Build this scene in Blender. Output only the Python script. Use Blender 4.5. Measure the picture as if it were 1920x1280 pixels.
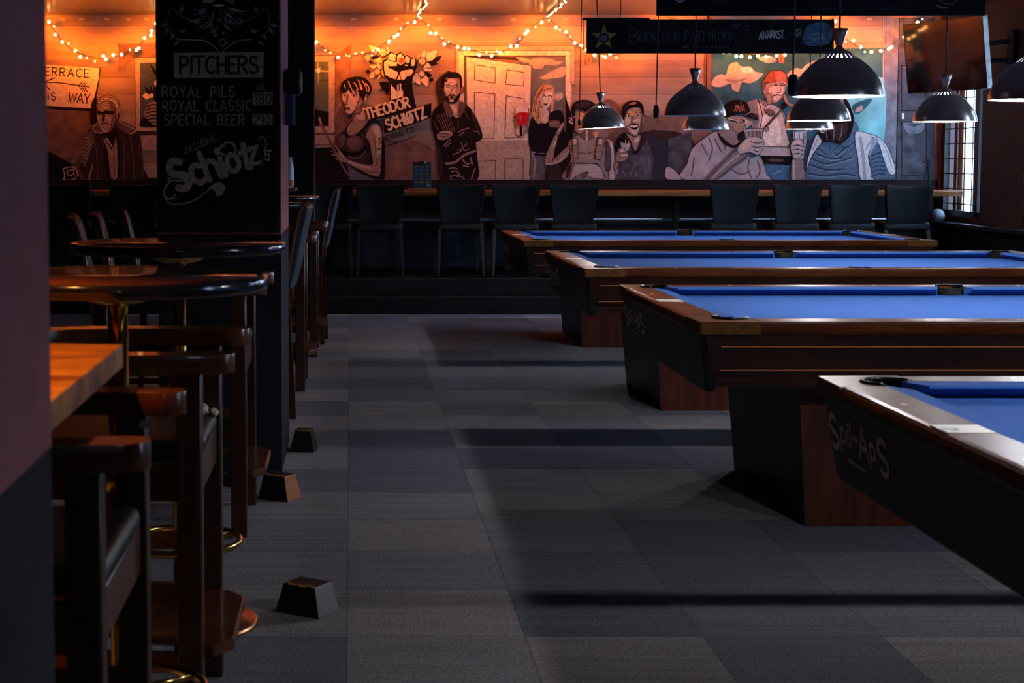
import bpy, bmesh, math, random
from mathutils import Vector, Matrix
from mathutils.geometry import tessellate_polygon

for o in list(bpy.data.objects):
    bpy.data.objects.remove(o, do_unlink=True)
SC = bpy.context.scene
COL = SC.collection
random.seed(11)
PI = math.pi

# ------------------------------------------------------------------ camera
F = 3065.0            # focal length in pixels of the 1920 px wide frame
EYE = 1.33
TILT = 0.076
CX, CY = 657.0, 535.0  # principal point (the photograph is cropped, so the lens is shifted)
cam_d = bpy.data.cameras.new('camera')
cam = bpy.data.objects.new('camera', cam_d)
COL.objects.link(cam)
cam.location = (0, 0, EYE)
cam.rotation_euler = (PI/2 - TILT, 0, 0)
cam_d.sensor_width = 36.0
cam_d.lens = F/1920*36.0
cam_d.shift_x = (960-CX)/1920
cam_d.shift_y = (CY-640)/1920
cam_d.clip_start = 0.05
cam_d.dof.use_dof = True
cam_d.dof.focus_distance = 10.5
cam_d.dof.aperture_fstop = 9.0
SC.camera = cam

# ------------------------------------------------------------------ daylight outside, exposure
SKY_STRENGTH = 16.0
W = bpy.data.worlds.new('daylight')
SC.world = W
W.use_nodes = True
bg = W.node_tree.nodes['Background']
bg.inputs['Color'].default_value = (0.46, 0.68, 1.0, 1)
bg.inputs['Strength'].default_value = SKY_STRENGTH
SC.view_settings.view_transform = 'Standard'
SC.view_settings.look = 'None'
SC.view_settings.gamma = 1.0
SC.view_settings.use_curve_mapping = False
SC.view_settings.exposure = -0.12
LAMP_W = 30.0      # each lit billiard lamp
STRING_W = 10.0     # each light point along the string lights
SPOT_W = 200.0      # warm ceiling spots over the seating

def portal(y0, y1, z0, z1, x):
    l = bpy.data.lights.new('window_daylight', 'AREA')
    l.shape = 'RECTANGLE'; l.size = z1-z0; l.size_y = y1-y0
    l.cycles.is_portal = True
    o = bpy.data.objects.new('window_daylight', l)
    COL.objects.link(o)
    o.location = (x, (y0+y1)/2, (z0+z1)/2)
    o.rotation_euler = (0, PI/2, 0)
    o.visible_camera = False
    return o
WINDOWS = [(14.90, 15.93, 0.80, 2.64), (12.35, 13.95, 0.80, 2.64), (10.15, 10.6, 0.80, 2.64), (8.0, 8.45, 0.80, 2.64), (1.75, 2.25, 0.80, 2.64)]  # last three unseen, placed to streak the lamp shades and light the partition
ADDED_WIN = (0.35, 0.65, 1.9, 2.3)  # unseen opening added behind the camera to light the drinks board
XR = 5.73
for (a, b, c, d) in WINDOWS:
    portal(a, b, c, d, XR+0.22)

# ------------------------------------------------------------------ helpers
_s, _c = math.sin(TILT), math.cos(TILT)
def at(px, py, y):
    """World point of the plane at depth y that the photograph shows at px, py (used to measure the place)."""
    u, v = (px-CX)/F, (CY-py)/F
    t = y/(_c+v*_s)
    return Vector((u*t, y, EYE+t*(-_s+v*_c)))
def atz(px, py, z):
    u, v = (px-CX)/F, (CY-py)/F
    t = (z-EYE)/(-_s+v*_c)
    return Vector((u*t, t*(_c+v*_s), z))

MATS = {}
def mat(name, col, rough=0.5, metal=0.0, spec=0.5, noise=0.0, nscale=30.0, coat=0.0, bump=0.0, bscale=120.0, emit=None, estr=0.0, alpha=None, trans=0.0):
    if name in MATS: return MATS[name]
    m = bpy.data.materials.new(name); m.use_nodes = True
    nt = m.node_tree; b = nt.nodes['Principled BSDF']
    b.inputs['Base Color'].default_value = (*col, 1)
    b.inputs['Roughness'].default_value = rough
    b.inputs['Metallic'].default_value = metal
    b.inputs['Specular IOR Level'].default_value = spec
    b.inputs['Coat Weight'].default_value = coat
    b.inputs['Coat Roughness'].default_value = 0.08
    if trans: b.inputs['Transmission Weight'].default_value = trans
    if emit is not None:
        b.inputs['Emission Color'].default_value = (*emit, 1)
        b.inputs['Emission Strength'].default_value = estr
    if noise or bump:
        tc = nt.nodes.new('ShaderNodeTexCoord')
        n = nt.nodes.new('ShaderNodeTexNoise')
        n.inputs['Scale'].default_value = nscale; n.inputs['Detail'].default_value = 5
        nt.links.new(tc.outputs['Object'], n.inputs['Vector'])
        if noise:
            mr = nt.nodes.new('ShaderNodeMapRange')
            mr.inputs['From Min'].default_value = 0.3; mr.inputs['From Max'].default_value = 0.7
            mr.inputs['To Min'].default_value = 1-noise; mr.inputs['To Max'].default_value = 1+noise
            nt.links.new(n.outputs['Fac'], mr.inputs['Value'])
            mx = nt.nodes.new('ShaderNodeMix'); mx.data_type = 'RGBA'; mx.blend_type = 'MULTIPLY'
            mx.inputs[0].default_value = 1.0
            mx.inputs[6].default_value = (*col, 1)
            nt.links.new(mr.outputs['Result'], mx.inputs[7])
            nt.links.new(mx.outputs[2], b.inputs['Base Color'])
        if bump:
            n2 = nt.nodes.new('ShaderNodeTexNoise'); n2.inputs['Scale'].default_value = bscale
            nt.links.new(tc.outputs['Object'], n2.inputs['Vector'])
            bp = nt.nodes.new('ShaderNodeBump'); bp.inputs['Strength'].default_value = bump; bp.inputs['Distance'].default_value = 0.004
            nt.links.new(n2.outputs['Fac'], bp.inputs['Height'])
            nt.links.new(bp.outputs['Normal'], b.inputs['Normal'])
    MATS[name] = m
    return m

def wood(name, c1, c2, rough=0.35, stretch=(2, 30, 30), coat=0.0, scale=1.0, spec=0.5):
    if name in MATS: return MATS[name]
    m = bpy.data.materials.new(name); m.use_nodes = True
    nt = m.node_tree; b = nt.nodes['Principled BSDF']
    tc = nt.nodes.new('ShaderNodeTexCoord'); mp = nt.nodes.new('ShaderNodeMapping')
    mp.inputs['Scale'].default_value = [s*scale for s in stretch]
    n = nt.nodes.new('ShaderNodeTexNoise'); n.inputs['Scale'].default_value = 1.0; n.inputs['Detail'].default_value = 6; n.inputs['Distortion'].default_value = 0.6
    cr = nt.nodes.new('ShaderNodeValToRGB')
    cr.color_ramp.elements[0].position = 0.35; cr.color_ramp.elements[0].color = (*c1, 1)
    cr.color_ramp.elements[1].position = 0.68; cr.color_ramp.elements[1].color = (*c2, 1)
    nt.links.new(tc.outputs['Object'], mp.inputs['Vector']); nt.links.new(mp.outputs['Vector'], n.inputs['Vector'])
    nt.links.new(n.outputs['Fac'], cr.inputs['Fac']); nt.links.new(cr.outputs['Color'], b.inputs['Base Color'])
    b.inputs['Roughness'].default_value = rough; b.inputs['Coat Weight'].default_value = coat; b.inputs['Coat Roughness'].default_value = 0.06
    b.inputs['Specular IOR Level'].default_value = spec
    MATS[name] = m
    return m

class MB:
    """Collects shapes in world (or local) coordinates; build() links them as one mesh object."""
    def __init__(self, nrm=None):
        self.bm = bmesh.new(); self.mats = []; self.nrm = Vector(nrm) if nrm else None; self.cnt = 0
    def rise(self):
        self.cnt += 1
        return self.nrm*(2.0e-5*(self.cnt % 24)) if self.nrm is not None else Vector((0,0,0))
    def mi(self, m):
        if m is None: return 0
        if m not in self.mats: self.mats.append(m)
        return self.mats.index(m)
    def faces(self, pts, fs, m=None, smooth=False):
        i = self.mi(m)
        vs = [self.bm.verts.new(p) for p in pts]
        for f in fs:
            try:
                fc = self.bm.faces.new([vs[k] for k in f]); fc.material_index = i; fc.smooth = smooth
            except ValueError: pass
        return vs
    def hexa(self, p, m=None):
        return self.faces(p, [(0,3,2,1),(4,5,6,7),(0,1,5,4),(1,2,6,5),(2,3,7,6),(3,0,4,7)], m)
    def box(self, lo, hi, m=None):
        x0,y0,z0 = lo; x1,y1,z1 = hi
        return self.hexa([(x0,y0,z0),(x1,y0,z0),(x1,y1,z0),(x0,y1,z0),(x0,y0,z1),(x1,y0,z1),(x1,y1,z1),(x0,y1,z1)], m)
    def bbox(self, lo, hi, bev=0.004, seg=2, m=None):
        """bevelled box"""
        vs = self.box(lo, hi, m)
        es = list({e for v in vs for e in v.link_edges})
        r = bmesh.ops.bevel(self.bm, geom=es, offset=bev, segments=seg, profile=0.5, affect='EDGES')
        for f in r['faces']: f.smooth = True
        return vs
    def beam(self, a, b, w, d, m=None, up=(0,0,1), w2=None, d2=None):
        """square bar from a to b, w across, d along the other side; may taper to w2, d2"""
        a, b = Vector(a), Vector(b); t = (b-a).normalized(); u = Vector(up)
        if abs(t.dot(u)) > 0.95: u = Vector((0,1,0))
        s = t.cross(u).normalized(); n = s.cross(t).normalized()
        w2 = w if w2 is None else w2; d2 = d if d2 is None else d2
        q = [a-s*w/2-n*d/2, a+s*w/2-n*d/2, a+s*w/2+n*d/2, a-s*w/2+n*d/2, b-s*w2/2-n*d2/2, b+s*w2/2-n*d2/2, b+s*w2/2+n*d2/2, b-s*w2/2+n*d2/2]
        return self.hexa(q, m)
    def tube(self, pts, r, m=None, seg=8, caps=True, radii=None, closed=False):
        pts = [Vector(p) for p in pts]; n = len(pts); i = self.mi(m); rings = []
        up = Vector((0,0,1))
        for k, p in enumerate(pts):
            if closed: t = pts[(k+1)%n]-pts[k-1]
            else: t = pts[min(k+1,n-1)]-pts[max(k-1,0)]
            t.normalize()
            u = up if abs(t.dot(up)) < 0.95 else Vector((1,0,0))
            s = t.cross(u).normalized(); q = s.cross(t).normalized()
            rr = radii[k] if radii else r
            rings.append([self.bm.verts.new(p+s*math.cos(a)*rr+q*math.sin(a)*rr) for a in [2*PI*j/seg for j in range(seg)]])
        for k in range(n if closed else n-1):
            A, B = rings[k], rings[(k+1)%n]
            for j in range(seg):
                f = self.bm.faces.new([A[j],A[(j+1)%seg],B[(j+1)%seg],B[j]]); f.material_index = i; f.smooth = True
        if caps and not closed:
            f = self.bm.faces.new(rings[0][::-1]); f.material_index = i
            f = self.bm.faces.new(rings[-1]); f.material_index = i
    def lathe(self, prof, c=(0,0,0), m=None, seg=32, skip=None, smooth=True, a0=0.0, a1=2*PI):
        """prof: (r, z) list turned round the z axis; skip(k, j) leaves a face out"""
        i = self.mi(m); c = Vector(c); full = abs(a1-a0-2*PI) < 1e-6; n = seg if full else seg+1; rings = []
        for r, z in prof:
            if r < 1e-6: rings.append([self.bm.verts.new(c+Vector((0,0,z)))]*n)
            else: rings.append([self.bm.verts.new(c+Vector((r*math.cos(a0+(a1-a0)*j/seg), r*math.sin(a0+(a1-a0)*j/seg), z))) for j in range(n)])
        for k in range(len(prof)-1):
            for j in range(seg):
                if skip and skip(k, j): continue
                q = [rings[k][j], rings[k][(j+1)%n], rings[k+1][(j+1)%n], rings[k+1][j]]
                v = []
                for x in q:
                    if x not in v: v.append(x)
                if len(v) > 2:
                    try:
                        f = self.bm.faces.new(v); f.material_index = i; f.smooth = smooth
                    except ValueError: pass
    def prism(self, poly, z0, z1, m=None, place=None, smooth=False):
        """2-D polygon (x, y) raised from z0 to z1; place maps (x, y, z) to a point"""
        pl = place or (lambda x, y, z: (x, y, z)); n = len(poly); i = self.mi(m)
        lo = [self.bm.verts.new(pl(x, y, z0)) for x, y in poly]; hi = [self.bm.verts.new(pl(x, y, z1)) for x, y in poly]
        for t in tessellate_polygon([[Vector((x, y, 0)) for x, y in poly]]):
            for vs in ([lo[t[2]],lo[t[1]],lo[t[0]]], [hi[t[0]],hi[t[1]],hi[t[2]]]):
                try:
                    f = self.bm.faces.new(vs); f.material_index = i
                except ValueError: pass
        for k in range(n):
            f = self.bm.faces.new([lo[k],lo[(k+1)%n],hi[(k+1)%n],hi[k]]); f.material_index = i; f.smooth = smooth
    def flat(self, poly, place, m=None):
        """flat polygon (paint on a surface)"""
        i = self.mi(m); up = self.rise(); v = [self.bm.verts.new(Vector(place(x, y))+up) for x, y in poly]
        for t in tessellate_polygon([[Vector((x, y, 0)) for x, y in poly]]):
            try:
                f = self.bm.faces.new([v[t[0]],v[t[1]],v[t[2]]]); f.material_index = i
            except ValueError: pass
    def build(self, name, m=None, parent=None, fix=True, origin=None, bevel=0.0):
        if fix: bmesh.ops.recalc_face_normals(self.bm, faces=self.bm.faces[:])
        off = Vector((0,0,0))
        if parent is not None:
            p = parent
            while p is not None:
                off += Vector(p.location); p = p.parent
        elif origin is not None: off = Vector(origin)
        elif origin is None and len(self.bm.verts):
            xs = [v.co for v in self.bm.verts]
            off = Vector(((min(v.x for v in xs)+max(v.x for v in xs))/2, (min(v.y for v in xs)+max(v.y for v in xs))/2, min(v.z for v in xs)))
        if off.length > 0: bmesh.ops.translate(self.bm, verts=self.bm.verts[:], vec=-off)
        me = bpy.data.meshes.new(name); self.bm.to_mesh(me); self.bm.free()
        for x in (self.mats or ([m] if m else [])): me.materials.append(x)
        o = bpy.data.objects.new(name, me); COL.objects.link(o)
        if parent is not None: o.parent = parent
        else: o.location = off
        if bevel:
            md = o.modifiers.new('bevel', 'BEVEL'); md.width = bevel; md.segments = 2; md.limit_method = 'ANGLE'; md.angle_limit = 0.6
        return o

def tag(o, label=None, cat=None, group=None, kind=None):
    if label: o['label'] = label
    if cat: o['category'] = cat
    if group: o['group'] = group
    if kind: o['kind'] = kind
    return o
def thing(name, label, cat, loc=(0,0,0), group=None, kind=None):
    o = bpy.data.objects.new(name, None); COL.objects.link(o); o.location = loc; o.empty_display_size = 0.1
    return tag(o, label, cat, group, kind)
def dup(o, loc=None, rotz=None, label=None, parent=None, cat=None):
    c = o.copy(); COL.objects.link(c)
    if parent is not None: c.parent = parent
    if loc is not None: c.location = loc
    if rotz is not None: c.rotation_euler = (0,0,rotz)
    if label: c['label'] = label
    for ch in [x for x in bpy.data.objects if x.parent == o]:
        dup(ch, parent=c)
    return c
l_ = portal(0, 1, 0, 1, 0); l_.location = ((ADDED_WIN[0]+ADDED_WIN[1])/2, -2.85, (ADDED_WIN[2]+ADDED_WIN[3])/2); l_.rotation_euler = (PI/2, 0, PI)
l_.data.size = ADDED_WIN[1]-ADDED_WIN[0]; l_.data.size_y = ADDED_WIN[3]-ADDED_WIN[2]
def spline(pts, n=6, closed=True):
    """Catmull-Rom through pts"""
    out = []; N = len(pts)
    rng = range(N) if closed else range(N-1)
    for k in rng:
        p0 = pts[(k-1)%N] if closed or k > 0 else pts[0]
        p1 = pts[k]; p2 = pts[(k+1)%N]
        p3 = pts[(k+2)%N] if closed or k+2 < N else pts[-1]
        for j in range(n):
            t = j/n
            out.append(tuple(0.5*((2*p1[i])+(-p0[i]+p2[i])*t+(2*p0[i]-5*p1[i]+4*p2[i]-p3[i])*t*t+(-p0[i]+3*p1[i]-3*p2[i]+p3[i])*t**3) for i in range(len(p1))))
    if not closed: out.append(tuple(pts[-1]))
    return out

# ---- stroke letters: polylines on a 0..1 grid
def arc(cx, cy, rx, ry, a0, a1, n=8):
    return [(cx+rx*math.cos(math.radians(a0+(a1-a0)*k/n)), cy+ry*math.sin(math.radians(a0+(a1-a0)*k/n))) for k in range(n+1)]
GL = {
 'A': (.7, [[(0,0),(.35,1),(.7,0)],[(.13,.36),(.57,.36)]]),
 'B': (.6, [[(0,0),(0,1)],[(0,1)]+arc(.3,.76,.27,.24,90,-90)+[(0,.52)],[(0,.52)]+arc(.3,.26,.3,.26,90,-90)+[(0,0)]]),
 'C': (.62, [arc(.35,.5,.35,.5,50,310,12)]),
 'D': (.65, [[(0,0),(0,1)],[(0,1)]+arc(.25,.5,.4,.5,90,-90,10)+[(0,0)]]),
 'E': (.52, [[(.52,1),(0,1),(0,0),(.52,0)],[(0,.52),(.42,.52)]]),
 'F': (.5, [[(.5,1),(0,1),(0,0)],[(0,.52),(.4,.52)]]),
 'G': (.65, [arc(.35,.5,.35,.5,50,330,12)+[(.65,.45),(.4,.45)]]),
 'H': (.6, [[(0,0),(0,1)],[(.6,0),(.6,1)],[(0,.5),(.6,.5)]]),
 'I': (.08, [[(.04,0),(.04,1)]]),
 'i': (.08, [[(.04,0),(.04,.62)],[(.04,.82),(.04,.9)]]),
 'K': (.58, [[(0,0),(0,1)],[(.55,1),(0,.42)],[(.18,.58),(.58,0)]]),
 'L': (.5, [[(0,1),(0,0),(.5,0)]]),
 'M': (.8, [[(0,0),(.08,1),(.4,.3),(.72,1),(.8,0)]]),
 'N': (.6, [[(0,0),(0,1),(.6,0),(.6,1)]]),
 'O': (.7, [arc(.35,.5,.35,.5,90,450,16)]),
 'Q': (.7, [arc(.35,.5,.35,.5,90,450,16),[(.45,.25),(.7,-.05)]]),
 '\u00d8': (.7, [arc(.35,.5,.33,.5,90,450,16),[(.05,0),(.65,1)]]),
 'P': (.56, [[(0,0),(0,1)],[(0,1)]+arc(.28,.74,.28,.26,90,-90)+[(0,.48)]]),
 'R': (.6, [[(0,0),(0,1)],[(0,1)]+arc(.28,.75,.28,.25,90,-90)+[(0,.5)],[(.22,.5),(.6,0)]]),
 'S': (.58, [arc(.3,.75,.27,.25,40,270,9)+arc(.3,.25,.28,.25,90,-140,9)]),
 'T': (.64, [[(0,1),(.64,1)],[(.32,1),(.32,0)]]),
 'U': (.6, [[(0,1),(0,.3)]+arc(.3,.3,.3,.3,180,360,8)+[(.6,1)]]),
 'V': (.64, [[(0,1),(.32,0),(.64,1)]]),
 'W': (.9, [[(0,1),(.22,0),(.45,.8),(.68,0),(.9,1)]]),
 'Y': (.62, [[(0,1),(.31,.5),(.62,1)],[(.31,.5),(.31,0)]]),
 'Z': (.58, [[(0,1),(.58,1),(0,0),(.58,0)]]),
 '0': (.5, [arc(.25,.5,.25,.5,90,450,14)]),
 '1': (.2, [[(0,.8),(.15,1),(.15,0)]]),
 '2': (.52, [arc(.26,.74,.26,.26,160,-40,8)+[(0,0),(.52,0)]]),
 '8': (.52, [arc(.26,.76,.22,.24,90,450,12),arc(.26,.26,.26,.26,90,450,12)]),
 '9': (.52, [arc(.26,.72,.25,.28,0,360,12)+[(.5,.6),(.42,0)]]),
 '5': (.5, [[(.48,1),(.08,1),(.04,.58)]+arc(.22,.3,.28,.3,110,-130,9)]),
 '.': (.08, [[(.02,0),(.06,0.02)]]), '-': (.4, [[(0,.45),(.4,.45)]]), ' ': (.45, []),
 # lower-case for script logos
 's': (.4, [arc(.2,.48,.18,.16,40,270,7)+arc(.2,.16,.19,.16,90,-140,7)]),
 'p': (.45, [[(.02,.62),(.0,-.38)],arc(.22,.32,.22,.3,150,-150,10)]),
 'l': (.1, [[(.08,1),(.02,0)]]),
 'c': (.42, [arc(.24,.32,.24,.32,50,310,9)]),
 'h': (.46, [[(.0,1),(.0,0)],[(.0,.4)]+arc(.22,.4,.22,.24,160,0,6)+[(.46,0)]]),
 'o': (.46, [arc(.23,.32,.23,.32,90,450,12)]),
 '\u00f8': (.46, [arc(.23,.32,.23,.32,90,450,12)]),
 't': (.4, [[(.2,.9),(.16,.05),(.3,0)],[(0,.62),(.42,.66)]]),
 'z': (.46, [[(0,.62),(.46,.62),(0,0),(.5,.02)]]),
}
def ribbon(mb, pts, w, place, m):
    """painted line: one strip with mitred joints and rounded ends"""
    h = w/2; p = [pts[0]]
    for q in pts[1:]:
        if math.hypot(q[0]-p[-1][0], q[1]-p[-1][1]) > 1e-6: p.append(q)
    n = len(p)
    if n < 2: return
    d = [((b[0]-a[0])/math.hypot(b[0]-a[0], b[1]-a[1]), (b[1]-a[1])/math.hypot(b[0]-a[0], b[1]-a[1])) for a, b in zip(p, p[1:])]
    loop = n > 3 and math.hypot(p[0][0]-p[-1][0], p[0][1]-p[-1][1]) < 1e-6
    R, Lf = [], []
    for k in range(n):
        d0 = d[k-1] if k > 0 else (d[-1] if loop else d[0]); d1 = d[k] if k < n-1 else (d[0] if loop else d[-1])
        nx, ny = -(d0[1]+d1[1]), d0[0]+d1[0]; l = math.hypot(nx, ny)
        if l < 1e-6: nx, ny, l = -d1[1], d1[0], 1.0
        nx /= l; ny /= l; c = max(0.45, nx*-d1[1]+ny*d1[0]); q = h/c
        R.append((p[k][0]+nx*q, p[k][1]+ny*q)); Lf.append((p[k][0]-nx*q, p[k][1]-ny*q))
    i = mb.mi(m); up = mb.rise(); V = lambda x: mb.bm.verts.new(Vector(place(*x))+up)
    A, B = [V(x) for x in R], [V(x) for x in Lf]
    for k in range(n-1):
        f = mb.bm.faces.new([A[k], B[k], B[k+1], A[k+1]]); f.material_index = i
    if not loop:
        for k, (dx, dy), (u, v) in ((0, d[0], (A[0], B[0])), (n-1, d[-1], (B[-1], A[-1]))):
            sg = -1 if k == 0 else 1
            c = [V((p[k][0]+h*(math.cos(t)*dx*sg-math.sin(t)*dy*sg), p[k][1]+h*(math.cos(t)*dy*sg+math.sin(t)*dx*sg))) for t in (-0.8, 0.0, 0.8)]
            f = mb.bm.faces.new([u]+(c[::-1] if k == 0 else c)[::-1]+[v] if False else [u, c[0], c[1], c[2], v]); f.material_index = i
def letters(mb, s, x, y, h, place, m, w=0.12, ang=0.0, gap=0.22, sx=1.0, slant=0.0, flip=-1, jit=0.0):
    """text with its base line starting at x, y; h the letter height; flip=-1 where y runs downwards"""
    ca, sa = math.cos(ang), math.sin(ang); pen = 0.0
    for ch in s:
        wd, strokes = GL[ch]
        jy = random.uniform(-jit, jit); js = 1+random.uniform(-jit, jit)
        for st in strokes:
            pts = []
            for (u, v) in st:
                lx = (pen+(u+slant*v)*sx)*h; ly = (v*js+jy)*h*flip
                pts.append((x+lx*ca-ly*sa, y+lx*sa+ly*ca))
            ribbon(mb, pts, w*h, place, m)
        pen += (wd+gap)*sx
    return pen*h
# ------------------------------------------------------------------ materials of the place
def carpet():
    m = bpy.data.materials.new('grey carpet tiles'); m.use_nodes = True
    nt = m.node_tree; b = nt.nodes['Principled BSDF']; N = nt.nodes.new; L = nt.links.new
    tc = N('ShaderNodeTexCoord'); sx = N('ShaderNodeSeparateXYZ'); L(tc.outputs['Object'], sx.inputs[0])
    def M(op, a, bb=None, c=None):
        n = N('ShaderNodeMath'); n.operation = op
        for k, v in enumerate((a, bb, c)):
            if v is None: continue
            if isinstance(v, (int, float)): n.inputs[k].default_value = v
            else: L(v, n.inputs[k])
        return n.outputs[0]
    u = M('MULTIPLY_ADD', sx.outputs[0], 2.0, 40.02); v = M('MULTIPLY_ADD', sx.outputs[1], 2.0, 40.0)
    cu, cv = M('FLOOR', u), M('FLOOR', v)
    cb = N('ShaderNodeCombineXYZ'); L(cu, cb.inputs[0]); L(cv, cb.inputs[1])
    wn = N('ShaderNodeTexWhiteNoise'); wn.noise_dimensions = '2D'; L(cb.outputs[0], wn.inputs['Vector'])
    tone = M('MULTIPLY_ADD', wn.outputs['Value'], 0.55, 0.73)
    fu, fv = M('FRACT', u), M('FRACT', v)
    eu = M('MINIMUM', fu, M('SUBTRACT', 1.0, fu)); ev = M('MINIMUM', fv, M('SUBTRACT', 1.0, fv))
    seam = M('MULTIPLY_ADD', M('LESS_THAN', M('MINIMUM', eu, ev), 0.006), -0.3, 1.0)
    n1 = N('ShaderNodeTexNoise'); n1.inputs['Scale'].default_value = 120; n1.inputs['Detail'].default_value = 3; L(tc.outputs['Object'], n1.inputs['Vector'])
    sp = M('MULTIPLY_ADD', n1.outputs['Fac'], 2.4, -0.2)
    n2 = N('ShaderNodeTexNoise'); n2.inputs['Scale'].default_value = 2.5; L(tc.outputs['Object'], n2.inputs['Vector'])
    mp2 = N('ShaderNodeMapping'); mp2.inputs['Scale'].default_value = (0.9, 15, 1); L(tc.outputs['Object'], mp2.inputs['Vector']); L(mp2.outputs[0], n2.inputs['Vector']); st = M('MULTIPLY_ADD', n2.outputs['Fac'], 0.8, 0.6)
    k = M('MULTIPLY', M('MULTIPLY', tone, seam), M('MULTIPLY', sp, st))
    hs = N('ShaderNodeMix'); hs.data_type = 'RGBA'; L(wn.outputs['Value'], hs.inputs[0])
    hs.inputs[6].default_value = (0.175, 0.192, 0.258, 1); hs.inputs[7].default_value = (0.228, 0.208, 0.232, 1)
    mx = N('ShaderNodeMix'); mx.data_type = 'RGBA'; mx.blend_type = 'MULTIPLY'; mx.inputs[0].default_value = 1
    L(hs.outputs[2], mx.inputs[6]); L(k, mx.inputs[7]); L(mx.outputs[2], b.inputs['Base Color'])
    b.inputs['Roughness'].default_value = 0.95; b.inputs['Specular IOR Level'].default_value = 0.15
    bp = N('ShaderNodeBump'); bp.inputs['Strength'].default_value = 0.5; bp.inputs['Distance'].default_value = 0.004
    L(n1.outputs['Fac'], bp.inputs['Height']); L(bp.outputs['Normal'], b.inputs['Normal'])
    return m
def planks(name, c1, c2, pitch, axis, rough, coat=0.0, gapdark=0.35, nsc=(1.2, 1.2, 9)):
    """boards lying side by side along one axis, each of its own tone"""
    m = bpy.data.materials.new(name); m.use_nodes = True
    nt = m.node_tree; b = nt.nodes['Principled BSDF']; N = nt.nodes.new; L = nt.links.new
    tc = N('ShaderNodeTexCoord'); sx = N('ShaderNodeSeparateXYZ'); L(tc.outputs['Object'], sx.inputs[0])
    def M(op, a, bb=None, c=None):
        n = N('ShaderNodeMath'); n.operation = op
        for k, v in enumerate((a, bb, c)):
            if v is None: continue
            if isinstance(v, (int, float)): n.inputs[k].default_value = v
            else: L(v, n.inputs[k])
        return n.outputs[0]
    u = M('MULTIPLY_ADD', sx.outputs[axis], 1.0/pitch, 50.0); cu = M('FLOOR', u); fu = M('FRACT', u)
    wn = N('ShaderNodeTexWhiteNoise'); wn.noise_dimensions = '1D'; L(cu, wn.inputs['W'])
    mp = N('ShaderNodeMapping'); mp.inputs['Scale'].default_value = nsc; L(tc.outputs['Object'], mp.inputs['Vector'])
    n = N('ShaderNodeTexNoise'); n.inputs['Scale'].default_value = 1.6; n.inputs['Detail'].default_value = 7; n.inputs['Roughness'].default_value = 0.62; L(mp.outputs[0], n.inputs['Vector'])
    f = M('ADD', M('MULTIPLY', wn.outputs['Value'], 0.35), M('MULTIPLY', n.outputs['Fac'], 0.75))
    cr = N('ShaderNodeValToRGB'); L(f, cr.inputs['Fac'])
    cr.color_ramp.elements[0].position = 0.3; cr.color_ramp.elements[0].color = (*c1, 1)
    cr.color_ramp.elements[1].position = 0.8; cr.color_ramp.elements[1].color = (*c2, 1)
    g = M('MULTIPLY_ADD', M('LESS_THAN', fu, 0.035), -gapdark, 1.0)
    mx = N('ShaderNodeMix'); mx.data_type = 'RGBA'; mx.blend_type = 'MULTIPLY'; mx.inputs[0].default_value = 1
    L(cr.outputs['Color'], mx.inputs[6]); L(g, mx.inputs[7]); L(mx.outputs[2], b.inputs['Base Color'])
    b.inputs['Roughness'].default_value = rough; b.inputs['Coat Weight'].default_value = coat; b.inputs['Coat Roughness'].default_value = 0.12
    if coat == 0: b.inputs['Specular IOR Level'].default_value = 0.08
    return m
M_CARPET = carpet()
M_CEIL = planks('lacquered ceiling boards', (0.042, 0.030, 0.010), (0.080, 0.058, 0.020), 0.26, 1, 0.35, 0.3, 0.6, (1, 9, 1))
M_RED = mat('dark red wall paint', (0.40, 0.115, 0.12), 0.8, noise=0.12, nscale=8, bump=0.15, bscale=160)
M_REDD = mat('brown red wall paint', (0.045, 0.017, 0.016), 0.7, noise=0.15, nscale=5)
M_DADO = mat('blue black dado paint', (0.009, 0.013, 0.022), 0.8, spec=0.2, noise=0.1, nscale=6, bump=0.1)
M_BLACK = mat('matt black paint', (0.007, 0.008, 0.011), 0.7, spec=0.2)
M_DARKW = mat('dark brown wall paint', (0.05, 0.025, 0.02), 0.7, noise=0.15, nscale=5)
M_BLUEW = mat('dark blue grey wall paint', (0.026, 0.034, 0.050), 0.8, spec=0.15, noise=0.2, nscale=6)
M_MAHOG = wood('mahogany veneer', (0.014, 0.005, 0.004), (0.036, 0.010, 0.006), 0.32, (2, 24, 24), 0.15)
M_MAHV = wood('mahogany veneer upright grain', (0.036, 0.008, 0.005), (0.100, 0.020, 0.010), 0.40, (26, 26, 1.5), 0.2)
M_RAIL = wood('polished rail wood', (0.055, 0.015, 0.005), (0.115, 0.034, 0.011), 0.33, (3, 22, 22), 0.0, spec=0.5)
M_LAMI = mat('black laminate', (0.007, 0.009, 0.013), 0.45, spec=0.25, noise=0.1, nscale=20)
M_CLOTH = mat('blue billiard cloth', (0.027, 0.096, 0.35), 0.9, spec=0.15, noise=0.05, nscale=40, bump=0.15, bscale=700)
M_CAST = mat('bronze corner cap', (0.13, 0.058, 0.020), 0.36, 0.0, spec=0.3, noise=0.3, nscale=40)
M_GOLD = mat('copper pinstripe', (0.55, 0.20, 0.07), 0.35, 0.3)
M_POCK = mat('black pocket leather', (0.006, 0.0055, 0.0055), 0.75, spec=0.2, bump=0.2)
M_IRON = mat('dark pocket iron', (0.035, 0.035, 0.04), 0.25, 0.8)
M_PEARL = mat('pearl inlay', (0.75, 0.72, 0.62), 0.3)
M_PLATE = mat('white plastic plate', (0.72, 0.72, 0.66), 0.35)
M_GREYL = mat('faded grey brown lettering', (0.75, 0.56, 0.52), 0.6)
M_STEEL = mat('brushed lamp metal', (0.72, 0.60, 0.55), 0.27, 1.0)
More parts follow.
